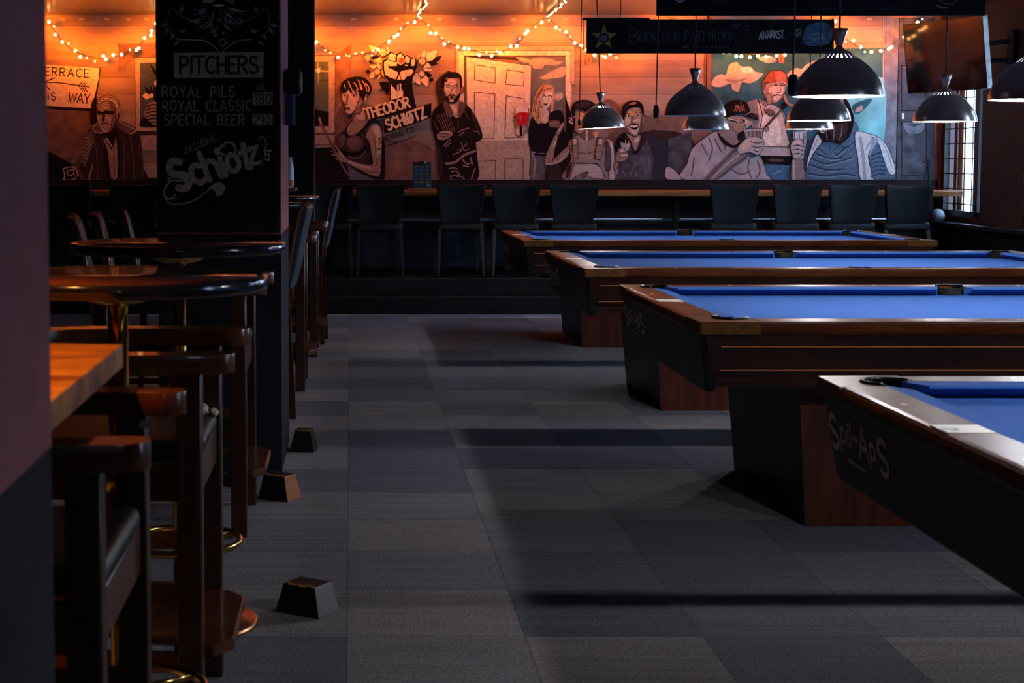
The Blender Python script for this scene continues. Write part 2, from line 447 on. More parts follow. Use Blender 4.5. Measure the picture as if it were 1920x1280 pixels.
M_WHITE = mat('white lamp enamel', (0.85, 0.85, 0.86), 0.5)
M_CORD = mat('grey cord', (0.06, 0.055, 0.045), 0.6)
M_BCORD = mat('black cord', (0.012, 0.012, 0.012), 0.5)
M_LEATH = mat('black leather', (0.007, 0.009, 0.012), 0.42, spec=0.22, noise=0.2, nscale=25, bump=0.25, bscale=300)
M_CHROME = mat('chrome', (0.7, 0.7, 0.72), 0.12, 1.0)
M_BRASS = mat('polished brass', (0.75, 0.52, 0.16), 0.16, 1.0)
M_COPPER = mat('copper plate', (0.55, 0.27, 0.15), 0.28, 1.0)
M_CHW = wood('dark stained chair wood', (0.050, 0.012, 0.005), (0.120, 0.033, 0.011), 0.30, (10, 10, 10), 0.3)
M_CHV = wood('dark stained upright wood', (0.020, 0.006, 0.003), (0.055, 0.014, 0.006), 0.34, (30, 30, 2), 0.2)
M_BLOCK = wood('oiled counter wood', (0.17, 0.042, 0.008), (0.64, 0.26, 0.05), 0.50, (2.2, 7, 9), 0.0, spec=0.25)
M_TTOP = wood('glossy table top', (0.10, 0.030, 0.014), (0.17, 0.055, 0.024), 0.14, (5, 5, 5), 0.9)
M_TEDGE = mat('black table edge', (0.012, 0.013, 0.018), 0.16, coat=0.6)
M_COUNT = wood('amber counter wood', (0.30, 0.085, 0.015), (0.52, 0.18, 0.03), 0.45, (1.5, 18, 18), 0.3)
for _m in (M_RAIL, M_CAST): _m.node_tree.nodes['Principled BSDF'].inputs['IOR'].default_value = 1.16
for _m in (M_STEEL,):
    _b = _m.node_tree.nodes['Principled BSDF']; _b.inputs['Anisotropic'].default_value = 0.0
    _t = _m.node_tree.nodes.new('ShaderNodeTangent'); _t.direction_type = 'RADIAL'; _t.axis = 'Z'
    _m.node_tree.links.new(_t.outputs[0], _b.inputs['Tangent'])

# ------------------------------------------------------------------ the room
YB, XL, YF, ZC = 16.0, -4.6, -2.6, 2.74
PLAT = 0.29
def struct(name, mb, m=None): return tag(mb.build(name, m, origin=(0,0,0)), kind='structure')
b = MB(); b.box((XL, YF, -0.1), (XR, 14.2, 0.0)); struct('floor', b, M_CARPET)
b = MB(); b.box((XL-0.15, 13.85, ZC), (XR+0.3, YB+0.15, ZC+0.12)); struct('ceiling', b, M_CEIL)
b = MB(); b.box((XL-0.15, YF-0.15, ZC), (XR+0.3, 13.85, ZC+0.12)); struct('ceiling', b, mat('brownish painted ceiling', (0.17, 0.135, 0.12), 0.8, noise=0.1, nscale=2))
b = MB(); b.box((XL-0.15, YB, -0.1), (XR+0.15, YB+0.15, ZC)); struct('wall_back', b, M_BLUEW)
fx0, fx1, fz0, fz1 = ADDED_WIN
b = MB(); b.box((XL-0.15, YF-0.15, -0.1), (fx0, YF, ZC)); b.box((fx1, YF-0.15, -0.1), (XR+0.15, YF, ZC)); b.box((fx0, YF-0.15, -0.1), (fx1, YF, fz0)); b.box((fx0, YF-0.15, fz1), (fx1, YF, ZC)); struct('wall_front', b, M_DARKW)
b = MB()
for lo, hi in (((fx0,-2.68,fz0),(fx0+0.05,-2.62,fz1)), ((fx1-0.05,-2.68,fz0),(fx1,-2.62,fz1)), ((fx0,-2.68,fz0),(fx1,-2.62,fz0+0.05)), ((fx0,-2.68,fz1-0.05),(fx1,-2.62,fz1)), (((fx0+fx1)/2-0.02,-2.68,fz0),((fx0+fx1)/2+0.02,-2.62,fz1))): b.bbox(lo, hi, 0.004)
struct('window_6', b, mat('black window frame', (0.014, 0.014, 0.016), 0.4))
b = MB(); b.box((XL-0.15, YF, -0.1), (XL, YB, ZC)); struct('wall_left', b, M_DARKW)
# right wall with its window openings
b = MB(); y = YF
for (a, e, z0, z1) in sorted(WINDOWS):
    b.box((XR, y, 0.75), (XR+0.16, a, ZC), M_REDD); b.box((XR, a, 0.75), (XR+0.16, e, z0), M_REDD); b.box((XR, a, z1), (XR+0.16, e, ZC), M_REDD)
    y = e
b.box((XR, y, 0.75), (XR+0.16, YB, ZC), M_REDD)
b.box((XR, YF, -0.1), (XR+0.16, YB, 0.75), M_BLACK)
struct('wall_right', b)
b = MB(); b.bbox((XR-0.16, YF, 0.715), (XR-0.001, YB-0.12, 0.755), 0.006); tag(b.build('trim_1', mat('glossy black sill', (0.02, 0.022, 0.026), 0.25), origin=(0,0,0)), kind='structure')
# windows: frame, glazing bars, glass
M_FRAME = mat('black window frame', (0.014, 0.014, 0.016), 0.4)
M_GLASS = mat('window glass', (1, 1, 1), 0.0, trans=1.0)
M_GLASS.node_tree.nodes['Principled BSDF'].inputs['IOR'].default_value = 1.05
for k, (a, e, z0, z1) in enumerate(WINDOWS):
    x0 = XR+0.02
    root = thing('window_%d' % (k+1), None, None, (x0, (a+e)/2, z0), kind='structure')
    b = MB()
    for lo, hi in (((x0,a,z0),(x0+0.07,a+0.05,z1)), ((x0,e-0.05,z0),(x0+0.07,e,z1)), ((x0,a,z0),(x0+0.07,e,z0+0.06)), ((x0,a,z1-0.05),(x0+0.07,e,z1)), ((x0,a+0.13,z0),(x0+0.06,a+0.18,z1))):
        b.bbox(lo, hi, 0.004)
    b.build('window_frame', M_FRAME, root)
    b = MB(); zz = z0+0.12
    while zz < z1-0.06:
        b.box((x0+0.012, a+0.17, zz), (x0+0.026, e-0.04, zz+0.011)); zz += 0.142
    yy = a+0.30
    while yy < e-0.08:
        b.box((x0+0.014, yy, z0+0.05), (x0+0.024, yy+0.011, z1-0.04)); yy += 0.19
    b.build('glazing_bars', M_FRAME, root)
    b = MB(); b.box((x0+0.045, a+0.03, z0+0.03), (x0+0.049, e-0.03, z1-0.03)); b.build('glass', M_GLASS, root)
# brown upright strips (folded curtains) outside the glass of the far window
M_CURT = mat('brown curtain cloth', (0.30, 0.17, 0.11), 0.9, noise=0.2, nscale=14)
for k, (yc, hw) in enumerate(((15.77, 0.085), (15.24, 0.12))):
    b = MB(); n = 26
    for s in (1,):
        ring = [(XR+0.125+0.018*math.sin(j*2.1), yc-hw+2*hw*j/n) for j in range(n+1)]
        poly = ring+[(x+0.012, yy) for x, yy in ring[::-1]]
        b.prism(poly, 0.83, 2.62, M_CURT, smooth=True)
    o = b.build('curtain')
    tag(o, ('narrow brown curtain hanging at the far end of the window, next to the mural', 'wider brown curtain hanging in the middle of the far window')[k], 'curtain')
# platform along the back wall with two steps
b = MB(); b.box((XL, 14.2, -0.1), (XR, 14.5, 0.15)); b.box((XL, 14.5, -0.1), (XR, YB, PLAT))
b.box((XL, 14.185, 0.0), (XR, 14.2, 0.052), mat('black kick strip', (0.02, 0.02, 0.025), 0.3)); b.mats.insert(0, M_BLACK) if False else None
o = b.build('floor', None, origin=(0,0,0)); tag(o, kind='structure')
o.data.materials.clear(); o.data.materials.append(mat('dark platform boards', (0.006, 0.006, 0.009), 0.6, spec=0.15, noise=0.2, nscale=5))
b = MB()
for yy, zz in ((14.192, 0.148), (14.492, 0.288)): b.bbox((XL, yy, zz-0.008), (XR, yy+0.03, zz+0.004), 0.002)
tag(b.build('trim_2', mat('worn step nosing', (0.05, 0.05, 0.055), 0.4, 0.7), origin=(0,0,0)), kind='structure')
# black board under the mural
Zm0, Zm1 = at(657, 337, YB).z, at(657, 33, YB).z
b = MB(); b.box((XL, YB-0.03, 1.05), (XR, YB-0.001, Zm0)); tag(b.build('trim_3', M_BLACK, origin=(0,0,0)), kind='structure')

# left foreground partition: red above, blue-black dado below
WX, WY = -0.352, 1.905; DZ = EYE-0.95*0.352
b = MB(); b.box((WX-0.35, YF, 0), (WX, WY, DZ), M_DADO); b.box((WX-0.35, YF, DZ), (WX, WY, ZC), M_RED)
struct('wall_partition', b)
# square pillar carrying the drinks board
PX0, PX1, PY0, PY1, PD = -0.815, -0.293, 6.92, 7.73, 1.02
b = MB(); b.box((PX0, PY0, 0), (PX1, PY1, PD), M_DADO); b.box((PX0, PY0, PD), (PX1, PY1, ZC), M_RED)
struct('pillar', b)
# black pillar farther back
b = MB(); b.box((-1.2, 12.75, 0), (-0.285, 13.25, ZC), M_BLACK); b.box((-0.2852, 12.752, 0.02), (-0.279, 12.77, ZC-0.01), M_RED)
struct('pillar', b)

# ------------------------------------------------------------------ billiard tables
TL, TW, TZ = 2.89, 1.70, 0.78
WR = 0.118          # wooden rail width
def pool_table():
    t = thing('pool_table', '', 'pool table')
    bed = MB(); bed.box((0.10, 0.10, 0.70), (TL-0.10, TW-0.10, 0.742)); bed.build('bed_cloth', M_CLOTH, t)
    prof = [(0.006, 0.735), (0.0, 0.745), (0.0, 0.762), (0.004, 0.772), (0.012, 0.778), (0.022, 0.78), (WR, 0.78), (WR, 0.735)]
    cs = 0.215
    def railside(mb, x0, x1, f):
        mb.prism(prof, x0, x1, None, lambda p, z, s: f(s, p, z), smooth=False)
    sides = [(lambda s, p, z: (s, p, z), TL), (lambda s, p, z: (TL-s, TW-p, z), TL), (lambda s, p, z: (p, TW-s, z), TW), (lambda s, p, z: (TL-p, s, z), TW)]
    for k, (f, Lk) in enumerate(sides):
        mb = MB()
        if k < 2:
            for a, e in ((cs, Lk/2-0.075), (Lk/2+0.075, Lk-cs)): railside(mb, a, e, f)
            poly = [(Lk/2-0.075, 0.022)]+[(Lk/2+0.075, 0.022), (Lk/2+0.075, WR)]+[(Lk/2+0.06*math.cos(math.radians(g)), WR-0.02+0.052*-math.sin(math.radians(g))) for g in range(0, 181, 20)]+[(Lk/2-0.075, WR)]
            mb.prism(poly, 0.735, 0.78, None, lambda x, y, z: f(x, y, z))
            mb.prism(prof[:6]+[(0.022, 0.735)], Lk/2-0.075, Lk/2+0.075, None, lambda p, z, s: f(s, p, z))
        else: railside(mb, cs, Lk-cs, f)
        r = mb.build('rail', M_RAIL, t)
        n = 8 if k < 2 else 4
        for j in range(1, n):
            if j == 4 and n == 8: continue
            if j == 2 and n == 4: continue
            s = WR+0.05+(Lk-2*WR-0.1)*j/n
            sm = MB(); sm.prism([(s+0.008*math.cos(q*PI/4), 0.058+0.008*math.sin(q*PI/4)) for q in range(8)], 0.7795, 0.7808, None, lambda x, y, z: f(x, y, z)); sm.build('sight', M_PEARL, r)
        # cushion: blue cloth nose, ends cut towards the pockets
        cu = MB()
        segs = ((0.185, Lk/2-0.058), (Lk/2+0.058, Lk-0.185)) if k < 2 else ((0.185, Lk-0.185),)
        for (a, e) in segs:
            ca = 0.05 if a < 0.3 else 0.022; ce = 0.05 if e > Lk-0.3 else 0.022
            P = []
            for s, cut in ((a, ca), (e, -ce)):
                P.append([f(s, WR, 0.7795), f(s+cut, WR+0.056, 0.776), f(s+cut, WR+0.0575, 0.770), f(s+cut*0.5, WR+0.014, 0.742), f(s, WR, 0.742)])
            v = P[0]+P[1]; cu.faces(v, [(0,1,6,5),(1,2,7,6),(2,3,8,7),(3,4,9,8),(4,0,5,9),(4,3,2,1,0),(5,6,7,8,9)])
            c = cu.build('cushion', M_CLOTH, t); cu = MB()
        cu.bm.free()
    for (cx, sx) in ((0, 1), (TL, -1)):
        for (cy, sy) in ((0, 1), (TW, -1)):
            g = lambda x, y, z: (cx+sx*x, cy+sy*y, z)
            mb = MB(); r = 0.062; c0 = 0.140
            a0 = 315; arcp = [(c0+r*math.cos(math.radians(q)), c0+r*math.sin(math.radians(q))) for q in range(330, 119, -15)]
            poly = [(0.012, 0.004), (cs, 0.0), (cs, WR), (c0+0.062, WR-0.004)]+arcp[1:]+[(WR-0.004, c0+0.062), (WR, cs), (0.0, cs), (0.004, 0.012)]
            mb.prism(poly, 0.735, 0.7795, None, g)
            cc = mb.build('corner_cap', M_CAST, t, bevel=0.005)
            mb = MB()
            mb.lathe([(0.0, 0.66), (0.045, 0.665), (0.06, 0.70), (0.0605, 0.772)], g(c0, c0, 0), M_POCK, 20)
            mb.tube([g(x, y, 0.782) for x, y in [(c0+0.060*math.cos(math.radians(q)), c0+0.060*math.sin(math.radians(q))) for q in range(340, 109, -15)]], 0.006, M_IRON, 6)
            mb.build('pocket', None, t)
    for cy, s in ((WR-0.02, 1), (TW-WR+0.02, -1)):
        mb = MB(); mb.lathe([(0.0, 0.66), (0.045, 0.665), (0.052, 0.70), (0.054, 0.774)], (TL/2, cy, 0), M_POCK, 20)
        mb.tube([(TL/2+0.056*math.cos(math.radians(q)), cy-s*0.052*math.sin(math.radians(q)), 0.782) for q in range(0, 181, 15)], 0.0055, M_IRON, 6)
        # stitched leather back of the pocket standing between the cushion ends
        mb.build('pocket', None, t)
    # cabinet: sloping aprons; the ends are black laminate boards
    ZB = 0.545
    for s, y0, y1 in ((1, 0.018, 0.052), (-1, TW-0.018, TW-0.052)):
        mb = MB(); th = 0.03*s
        mb.hexa([(0.05, y1, 0.585), (TL-0.05, y1, 0.585), (TL-0.05, y1+th, 0.585), (0.05, y1+th, 0.585), (0.03, y0, 0.737), (TL-0.03, y0, 0.737), (TL-0.03, y0+th, 0.737), (0.03, y0+th, 0.737)])
        mb.hexa([(0.07, y1+0.012*s, ZB), (TL-0.07, y1+0.012*s, ZB), (TL-0.07, y1+th, ZB), (0.07, y1+th, ZB), (0.06, y1+0.008*s, 0.586), (TL-0.06, y1+0.008*s, 0.586), (TL-0.06, y1+th, 0.586), (0.06, y1+th, 0.586)])
        ap = mb.build('apron', M_MAHOG, t)
        mb = MB()
        for z in (0.690, 0.606):
            yy = y0+(y1-y0)*(0.737-z)/(0.737-0.585); mb.bbox((0.085, min(yy-0.003*s, yy+0.004*s), z-0.0022), (TL-0.085, max(yy-0.003*s, yy+0.004*s), z+0.0022), 0.0008, 1)
        mb.build('pinstripe', M_GOLD, ap)
    for s, x0 in ((1, 0.0), (-1, TL)):
        mb = MB(); T = 0.035*s
        q = [(0.028, 0.737), (TW-0.028, 0.737), (TW-0.06, ZB-0.01), (TW-0.09, ZB-0.02), (0.09, ZB-0.02), (0.06, ZB-0.01)]
        mb.prism(q, 0, 1, None, lambda y, z, d: (x0+0.014*s+(0.737-z)*0.14*s+T*d, y, z))
        ep = mb.build('end_panel', M_LAMI, t, bevel=0.008)
        mb = MB(nrm=(-s, 0, 0))
        pl = (lambda y, z: (x0+0.014*s+(0.737-z)*0.14*s-0.0012*s, TW-y if s > 0 else y, z))
        letters(mb, 'S', 0.065, 0.610, 0.080, pl, None, 0.19, 0, flip=1, sx=1.35)
        letters(mb, 'pil-', 0.150, 0.632, 0.062, pl, None, 0.15, 0, 0.16, flip=1, slant=0.08, sx=1.45)
        letters(mb, 'A', 0.300, 0.622, 0.072, pl, None, 0.16, 0, flip=1, sx=1.35)
        letters(mb, 'p', 0.385, 0.632, 0.062, pl, None, 0.15, 0, flip=1, sx=1.35)
        letters(mb, 'S', 0.445, 0.612, 0.080, pl, None, 0.19, 0, flip=1, sx=1.35)
        ribbon(mb, [(0.19, 0.597), (0.33, 0.592)], 0.006, pl, None)
        mb.build('lettering', M_GREYL, ep, fix=False)
        # number plate in the middle of the end rail
        mb = MB(); mb.bbox((min(x0+0.014*s, x0+0.114*s), TW/2-0.05, 0.778), (max(x0+0.014*s, x0+0.114*s), TW/2+0.05, 0.7815), 0.0012, 1)
        mb.build('name_plate', M_PLATE, t)
    # two pedestals, veneered fronts and black ends
    for x0, s in ((0.0, 1), (TL, -1)):
        mb = MB()
        xa, xb, xA, xB = x0+0.465*s, x0+0.85*s, x0+0.415*s, x0+0.93*s
        ya, yb, yA, yB = 0.30, TW-0.30, 0.25, TW-0.25
        v = [(xa,ya,0),(xb,ya,0),(xb,yb,0),(xa,yb,0),(xA,yA,0.62),(xB,yA,0.62),(xB,yB,0.62),(xA,yB,0.62)]
        vs = mb.faces(v, [(0,3,2,1),(4,5,6,7),(3,0,4,7),(1,2,6,5)], M_LAMI)
        mb.faces(v, [(0,1,5,4),(2,3,7,6)], M_MAHV)
        mb.build('pedestal', None, t)
    mb = MB(); mb.box((0.12, 0.12, 0.60), (TL-0.12, TW-0.12, 0.70)); mb.build('under_frame', M_BLACK, t)
    return t
proto = pool_table()
TABLES = [(11.33, 'pool table closest to the platform and the black leather chairs'), (8.36, 'second pool table counted from the platform, between two other tables'),
          (5.585, 'third pool table counted from the platform, with an orange lit end rail'), (2.48, 'pool table cut by the right edge, grey lettering readable on its black end')]
TX = 1.195
tabs = []
for k, (y, lab) in enumerate(TABLES):
    o = proto if k == 0 else dup(proto)
    o.location = (TX, y, 0); tag(o, lab, 'pool table', 'pool tables with blue cloth'); tabs.append(o)
mb = MB()
letters(mb, '2', -0.022, -0.018, 0.036, lambda x, y: (TX+0.064+y, TABLES[3][0]+TW/2+x, 0.7822), None, 0.16, 0, flip=-1)
near_plate = [c for c in tabs[3].children if c.name.startswith('name_plate')]
near_plate.sort(key=lambda c: min(v.co.x for v in c.data.vertices))
mb.build('plate_number', mat('grey print', (0.2, 0.2, 0.2), 0.6), near_plate[0], fix=False)

# ------------------------------------------------------------------ billiard lamps
M_BULB = mat('glowing bulb', (1, 1, 1), 0.5, emit=(0.93, 0.95, 1.0), estr=9.0)
M_BOFF = mat('white bulb', (0.8, 0.8, 0.8), 0.3)
def lamp(name, lit):
    t = thing(name, '', 'lamp')
    prof = [(0.1725, 0.0), (0.1722, 0.008), (0.169, 0.028), (0.158, 0.057), (0.140, 0.088), (0.114, 0.117), (0.086, 0.140), (0.076, 0.147), (0.054, 0.164), (0.040, 0.174), (0.022, 0.182), (0.013, 0.192), (0.013, 0.200)]
    mb = MB(); mb.lathe(prof, (0,0,0), M_STEEL, 72, skip=lambda k, j: k == 7 and j % 3 == 1)
    mb.build('shade', None, t, fix=False)
    mb = MB(); mb.lathe([(0.171, 0.001), (0.1705, 0.008), (0.167, 0.028), (0.156, 0.056), (0.138, 0.087), (0.112, 0.115), (0.084, 0.138), (0.074, 0.145), (0.052, 0.162), (0.030, 0.170), (0.0, 0.172)][::-1], (0,0,0), M_WHITE, 72, skip=lambda k, j: k == 2 and j % 3 == 1)
    mb.build('reflector', None, t, fix=False)
    mb = MB(); mb.lathe([(0.013, 0.198), (0.016, 0.208), (0.026, 0.238), (0.034, 0.262), (0.030, 0.264), (0.008, 0.262), (0.0, 0.262)], (0,0,0), M_STEEL, 32)
    mb.build('top_cone', None, t, fix=False)
    mb = MB(); mb.lathe([(0.0, 0.052), (0.022, 0.058), (0.036, 0.076), (0.038, 0.095), (0.028, 0.115), (0.016, 0.13), (0.016, 0.165)], (0,0,0), M_BULB if lit else M_BOFF, 20)
    mb.build('bulb', None, t)
    return t
def lampcord(o, z0):
    mb = MB(); mb.tube([(o.location.x, o.location.y, z0), (o.location.x+0.002, o.location.y, ZC)], 0.0042, M_CORD, 6)
    c = mb.build('cord', None, o); return c
def lamplight(o, w):
    l = bpy.data.lights.new('lamp_light', 'POINT'); l.energy = w; l.color = (1.0, 0.96, 0.94); l.shadow_soft_size = 0.028
    p = bpy.data.objects.new('lamp_light', l); COL.objects.link(p); p.parent = o; p.location = (0, 0, 0.036)
lit0, off0 = lamp('billiard_lamp', True), lamp('billiard_lamp', False)
LAMPS = [  # x px, rim y px, depth, lit, tilt, label
 (1128, 240.0, 12.18, 1, -0.05, 'small lit dome lamp hanging tilted beside the grinning painted man'),
 (1323, 243.0, 12.18, 0, 0, 'unlit dome lamp half hidden below another unlit dome lamp'),
 (1517, 242.0, 12.18, 1, 0, 'small lit dome lamp lowest of the three lined up before the painted bearded man'),
 (1302, 217.0, 9.21, 0, 0, 'unlit dome lamp with a dark rim beside the painted black cap, whole dome in view'),
 (1535, 226.5, 9.21, 1, 0, 'lit dome lamp between a bigger lamp above it and a smaller one below'),
 (1771, 228.0, 9.21, 1, 0, 'lit dome lamp in front of the barred window under the hanging screen'),
 (1571.5, 181.0, 6.435, 1, 0, 'largest lit dome lamp, over the third pool table from the platform'),
 (1940, 187.5, 6.435, 1, 0, 'lit dome lamp cut by the right edge of the picture'),
]
first = {1: lit0, 0: off0}; used = {1: False, 0: False}
for px, py, Y, lit, tl, lab in LAMPS:
    p = at(px, py, Y)
    o = first[lit] if not used[lit] else dup(first[lit]); used[lit] = True
    o.location = p; tag(o, lab, 'lamp', 'billiard lamps over the tables'); o.rotation_euler = (0, tl, 0)
LO = [o for o in bpy.data.objects if o.name.startswith('billiard_lamp')]
for x in (1.935, 2.70):     # over the nearest table, right of the frame; their light falls in
    o = dup(lit0, (x, 3.33, 1.575), label='lit dome lamp over the pool table with the readable lettering'); LO.append(o)
p = dup(lit0, (3.45, 6.435, 1.575), label='lit dome lamp over the far end of the third pool table'); LO.append(p)
for o in LO:
    lit = any(c.name.startswith('bulb') and c.data.materials[0] == M_BULB for c in o.children)
    lampcord(o, o.location.z+0.262)
    if lit: lamplight(o, LAMP_W)
# pull cords with weights hanging beside the lamps
PULLS = [(1086, 236, 12.0, 0.010, 0.05, 'thin pull cord hanging beside the tilted lamp'), (1230, 222, 9.1, 0.016, 0.075, 'cord with a black weight between the grinning painted man and the unlit lamp'), (1486, 180, 6.16, 0.019, 0.083, 'thick cord with a black switch box beside the largest lamp')]
for px, py, Y, r, h, lab in PULLS:
    p = at(px, py, Y); t = thing('pull_cord', lab, 'cord', p)
    mb = MB(); mb.tube([(p.x, p.y, p.z+h), (p.x+0.012, p.y, ZC)], 0.0036, M_BCORD, 6); mb.build('cord', None, t)
    mb = MB(); mb.lathe([(0, 0), (r*0.6, 0.0), (r, h*0.2), (r*1.05, h*0.6), (r*0.7, h*0.95), (0, h)], p, M_BCORD, 16)
    mb.build('weight', None, t)
# ------------------------------------------------------------------ counter along the back wall
CT0, CT1, CFY = 1.000, 1.052, 15.30
t = thing('bar_counter', 'long amber wooden counter shelf running under the painted wall', 'counter', (0.5, 15.6, PLAT))
mb = MB(); mb.bbox((-4.4, CFY, CT0), (XR-0.004, YB-0.035, CT1), 0.008); mb.build('top', M_COUNT, t)
for x in (-3.6, -1.9, -0.2, 1.5, 3.1, 4.7):
    mb = MB(); mb.bbox((x-0.03, 15.55, PLAT), (x+0.03, 15.61, CT0), 0.004); mb.build('support', M_BLACK, t)
mb = MB(); mb.tube([(-4.4, 15.66, 0.775), (XR-0.30, 15.66, 0.775)], 0.017, None, 10); mb.build('rail', mat('dull steel rail', (0.42, 0.42, 0.45), 0.35, 1.0), t)

# ------------------------------------------------------------------ dining chairs in front of the counter
def dining_chair():
    t = thing('dining_chair', '', 'chair')
    mb = MB()          # flared, slightly curved backrest; y = 0 is its rear face
    n = 10; rows = [(0.455, 0.165, 0.045), (0.52, 0.180, 0.035), (0.66, 0.203, 0.012), (0.79, 0.219, -0.012), (0.822, 0.222, -0.018), (0.832, 0.214, -0.016)]
    fr, bk = [], []
    for z, w, y in rows:
        fr.append([(-w+2*w*j/n, y+0.05-0.030*(1-(2*j/n-1)**2)*-1, z-0.012*(1-(2*j/n-1)**2)*(z > 0.75)) for j in range(n+1)])
        bk.append([(-w+2*w*j/n, y+0.030*(1-(2*j/n-1)**2), z-0.012*(1-(2*j/n-1)**2)*(z > 0.75)) for j in range(n+1)])
    P = [p for r in bk for p in r]+[p for r in fr for p in r]; R = len(rows); o2 = R*(n+1); fs = []
    for k in range(R-1):
        for j in range(n):
            a = k*(n+1)+j; fs.append((a, a+1, a+n+2, a+n+1)); fs.append((o2+a+n+1, o2+a+n+2, o2+a+1, o2+a))
        a = k*(n+1); fs.append((a, a+n+1, o2+a+n+1, o2+a)); a += n; fs.append((a+n+1, a, o2+a, o2+a+n+1))
    for j in range(n):
        fs.append((j+1, j, o2+j, o2+j+1)); a = (R-1)*(n+1)+j; fs.append((a, a+1, o2+a+1, o2+a))
    mb.faces(P, fs, None, True); mb.build('backrest', M_LEATH, t, bevel=0.008)
    mb = MB(); mb.bbox((-0.215, 0.03, 0.40), (0.215, 0.47, 0.485), 0.03, 3); mb.build('seat', M_LEATH, t)
    for x in (-1, 1):
        mb = MB(); mb.beam((x*0.19, 0.055, 0.42), (x*0.205, -0.03, 0.0), 0.034, 0.036, None, (0,1,0), 0.018, 0.020); mb.build('leg', M_LEATH, t)
        mb = MB(); mb.beam((x*0.19, 0.43, 0.42), (x*0.20, 0.45, 0.0), 0.042, 0.042, None, (0,1,0), 0.026, 0.026); mb.build('leg', M_LEATH, t)
    return t
CH = [(124, 'under the painted terrace sign, beside the red partition'), (250, 'under the painted old man, beside the drinks board pillar'),
      (617, 'directly beside the black pillar, under the painted woman'),
      (713, 'between the black pillar chair and the clipboard menu'), (865, 'under the painted man with crossed arms'), (968, 'under the painted door'),
      (1077, 'under the painted overalls, beside the gap in the row'), (1378, 'under the painted man with the black cap'), (1496, 'under the painted man with the red cap'),
      (1601, 'under the painted man in the blue shirt'), (1706, 'next to the barred window')]
base = dining_chair()
for k, (px, lab) in enumerate(CH):
    o = base if k == 0 else dup(base)
    p = at(px, 350, 14.80); o.location = (p.x, 14.80, PLAT); o.rotation_euler = (0, 0, random.uniform(-0.05, 0.05))
    tag(o, 'black leather dining chair '+lab, 'chair', 'black leather chairs along the counter')

# ------------------------------------------------------------------ clipboard menu on the counter
p0, p1 = at(775, 356, 15.45), at(808, 303, 15.45)
t = thing('menu_stand', 'dark blue menu on a clipboard with metal clip standing on a wooden foot', 'menu', ((p0.x+p1.x)/2, 15.45, CT1))
xm = (p0.x+p1.x)/2
mb = MB(); mb.bbox((xm-0.125, 15.36, CT1), (xm+0.125, 15.54, CT1+0.022), 0.004); mb.build('foot', M_COUNT, t)
mb = MB(); mb.bbox((xm-0.088, 15.45, CT1+0.02), (xm+0.088, 15.458, p1.z), 0.003); brd = mb.build('board', mat('brown clipboard', (0.12, 0.06, 0.03), 0.5), t)
mb = MB(); pl = lambda x, y: (xm+x, 15.4490, CT1+0.02+y)
H = p1.z-CT1-0.02
mb.flat([(-0.082, 0.006), (0.082, 0.006), (0.082, H-0.012), (-0.082, H-0.012)], pl, mat('dark blue print', (0.03, 0.05, 0.09), 0.4))
pl2 = lambda x, y: (xm+x, 15.4484, CT1+0.02+y)
my, mw = mat('yellow print', (0.55, 0.33, 0.06), 0.5), mat('pale print', (0.35, 0.38, 0.42), 0.5)
for c in (-0.054, 0.0, 0.054):
    yy = H-0.045
    for j in range(15):
        m = my if j in (0, 5, 10) else mw
        w = 0.021 if m is my else random.uniform(0.010, 0.020)
        hh = 0.005 if m is my else 0.0028
        if not (j > 11 and c > 0): mb.flat([(c-0.021, yy), (c-0.021+2*w, yy), (c-0.021+2*w, yy+hh), (c-0.021, yy+hh)], pl2, m)
        yy -= 0.0155
mb.flat([(0.045, 0.016), (0.073, 0.016), (0.073, 0.044), (0.045, 0.044)], pl2, mw)
mb.build('printed_sheet', None, brd, fix=False)
mb = MB(); mb.bbox((xm-0.03, 15.438, p1.z-0.018), (xm+0.03, 15.462, p1.z+0.004), 0.003); mb.tube([(xm-0.012, 15.45, p1.z), (xm-0.014, 15.45, p1.z+0.03), (xm+0.014, 15.45, p1.z+0.03), (xm+0.012, 15.45, p1.z)], 0.003)
mb.build('clip', M_CHROME, t)

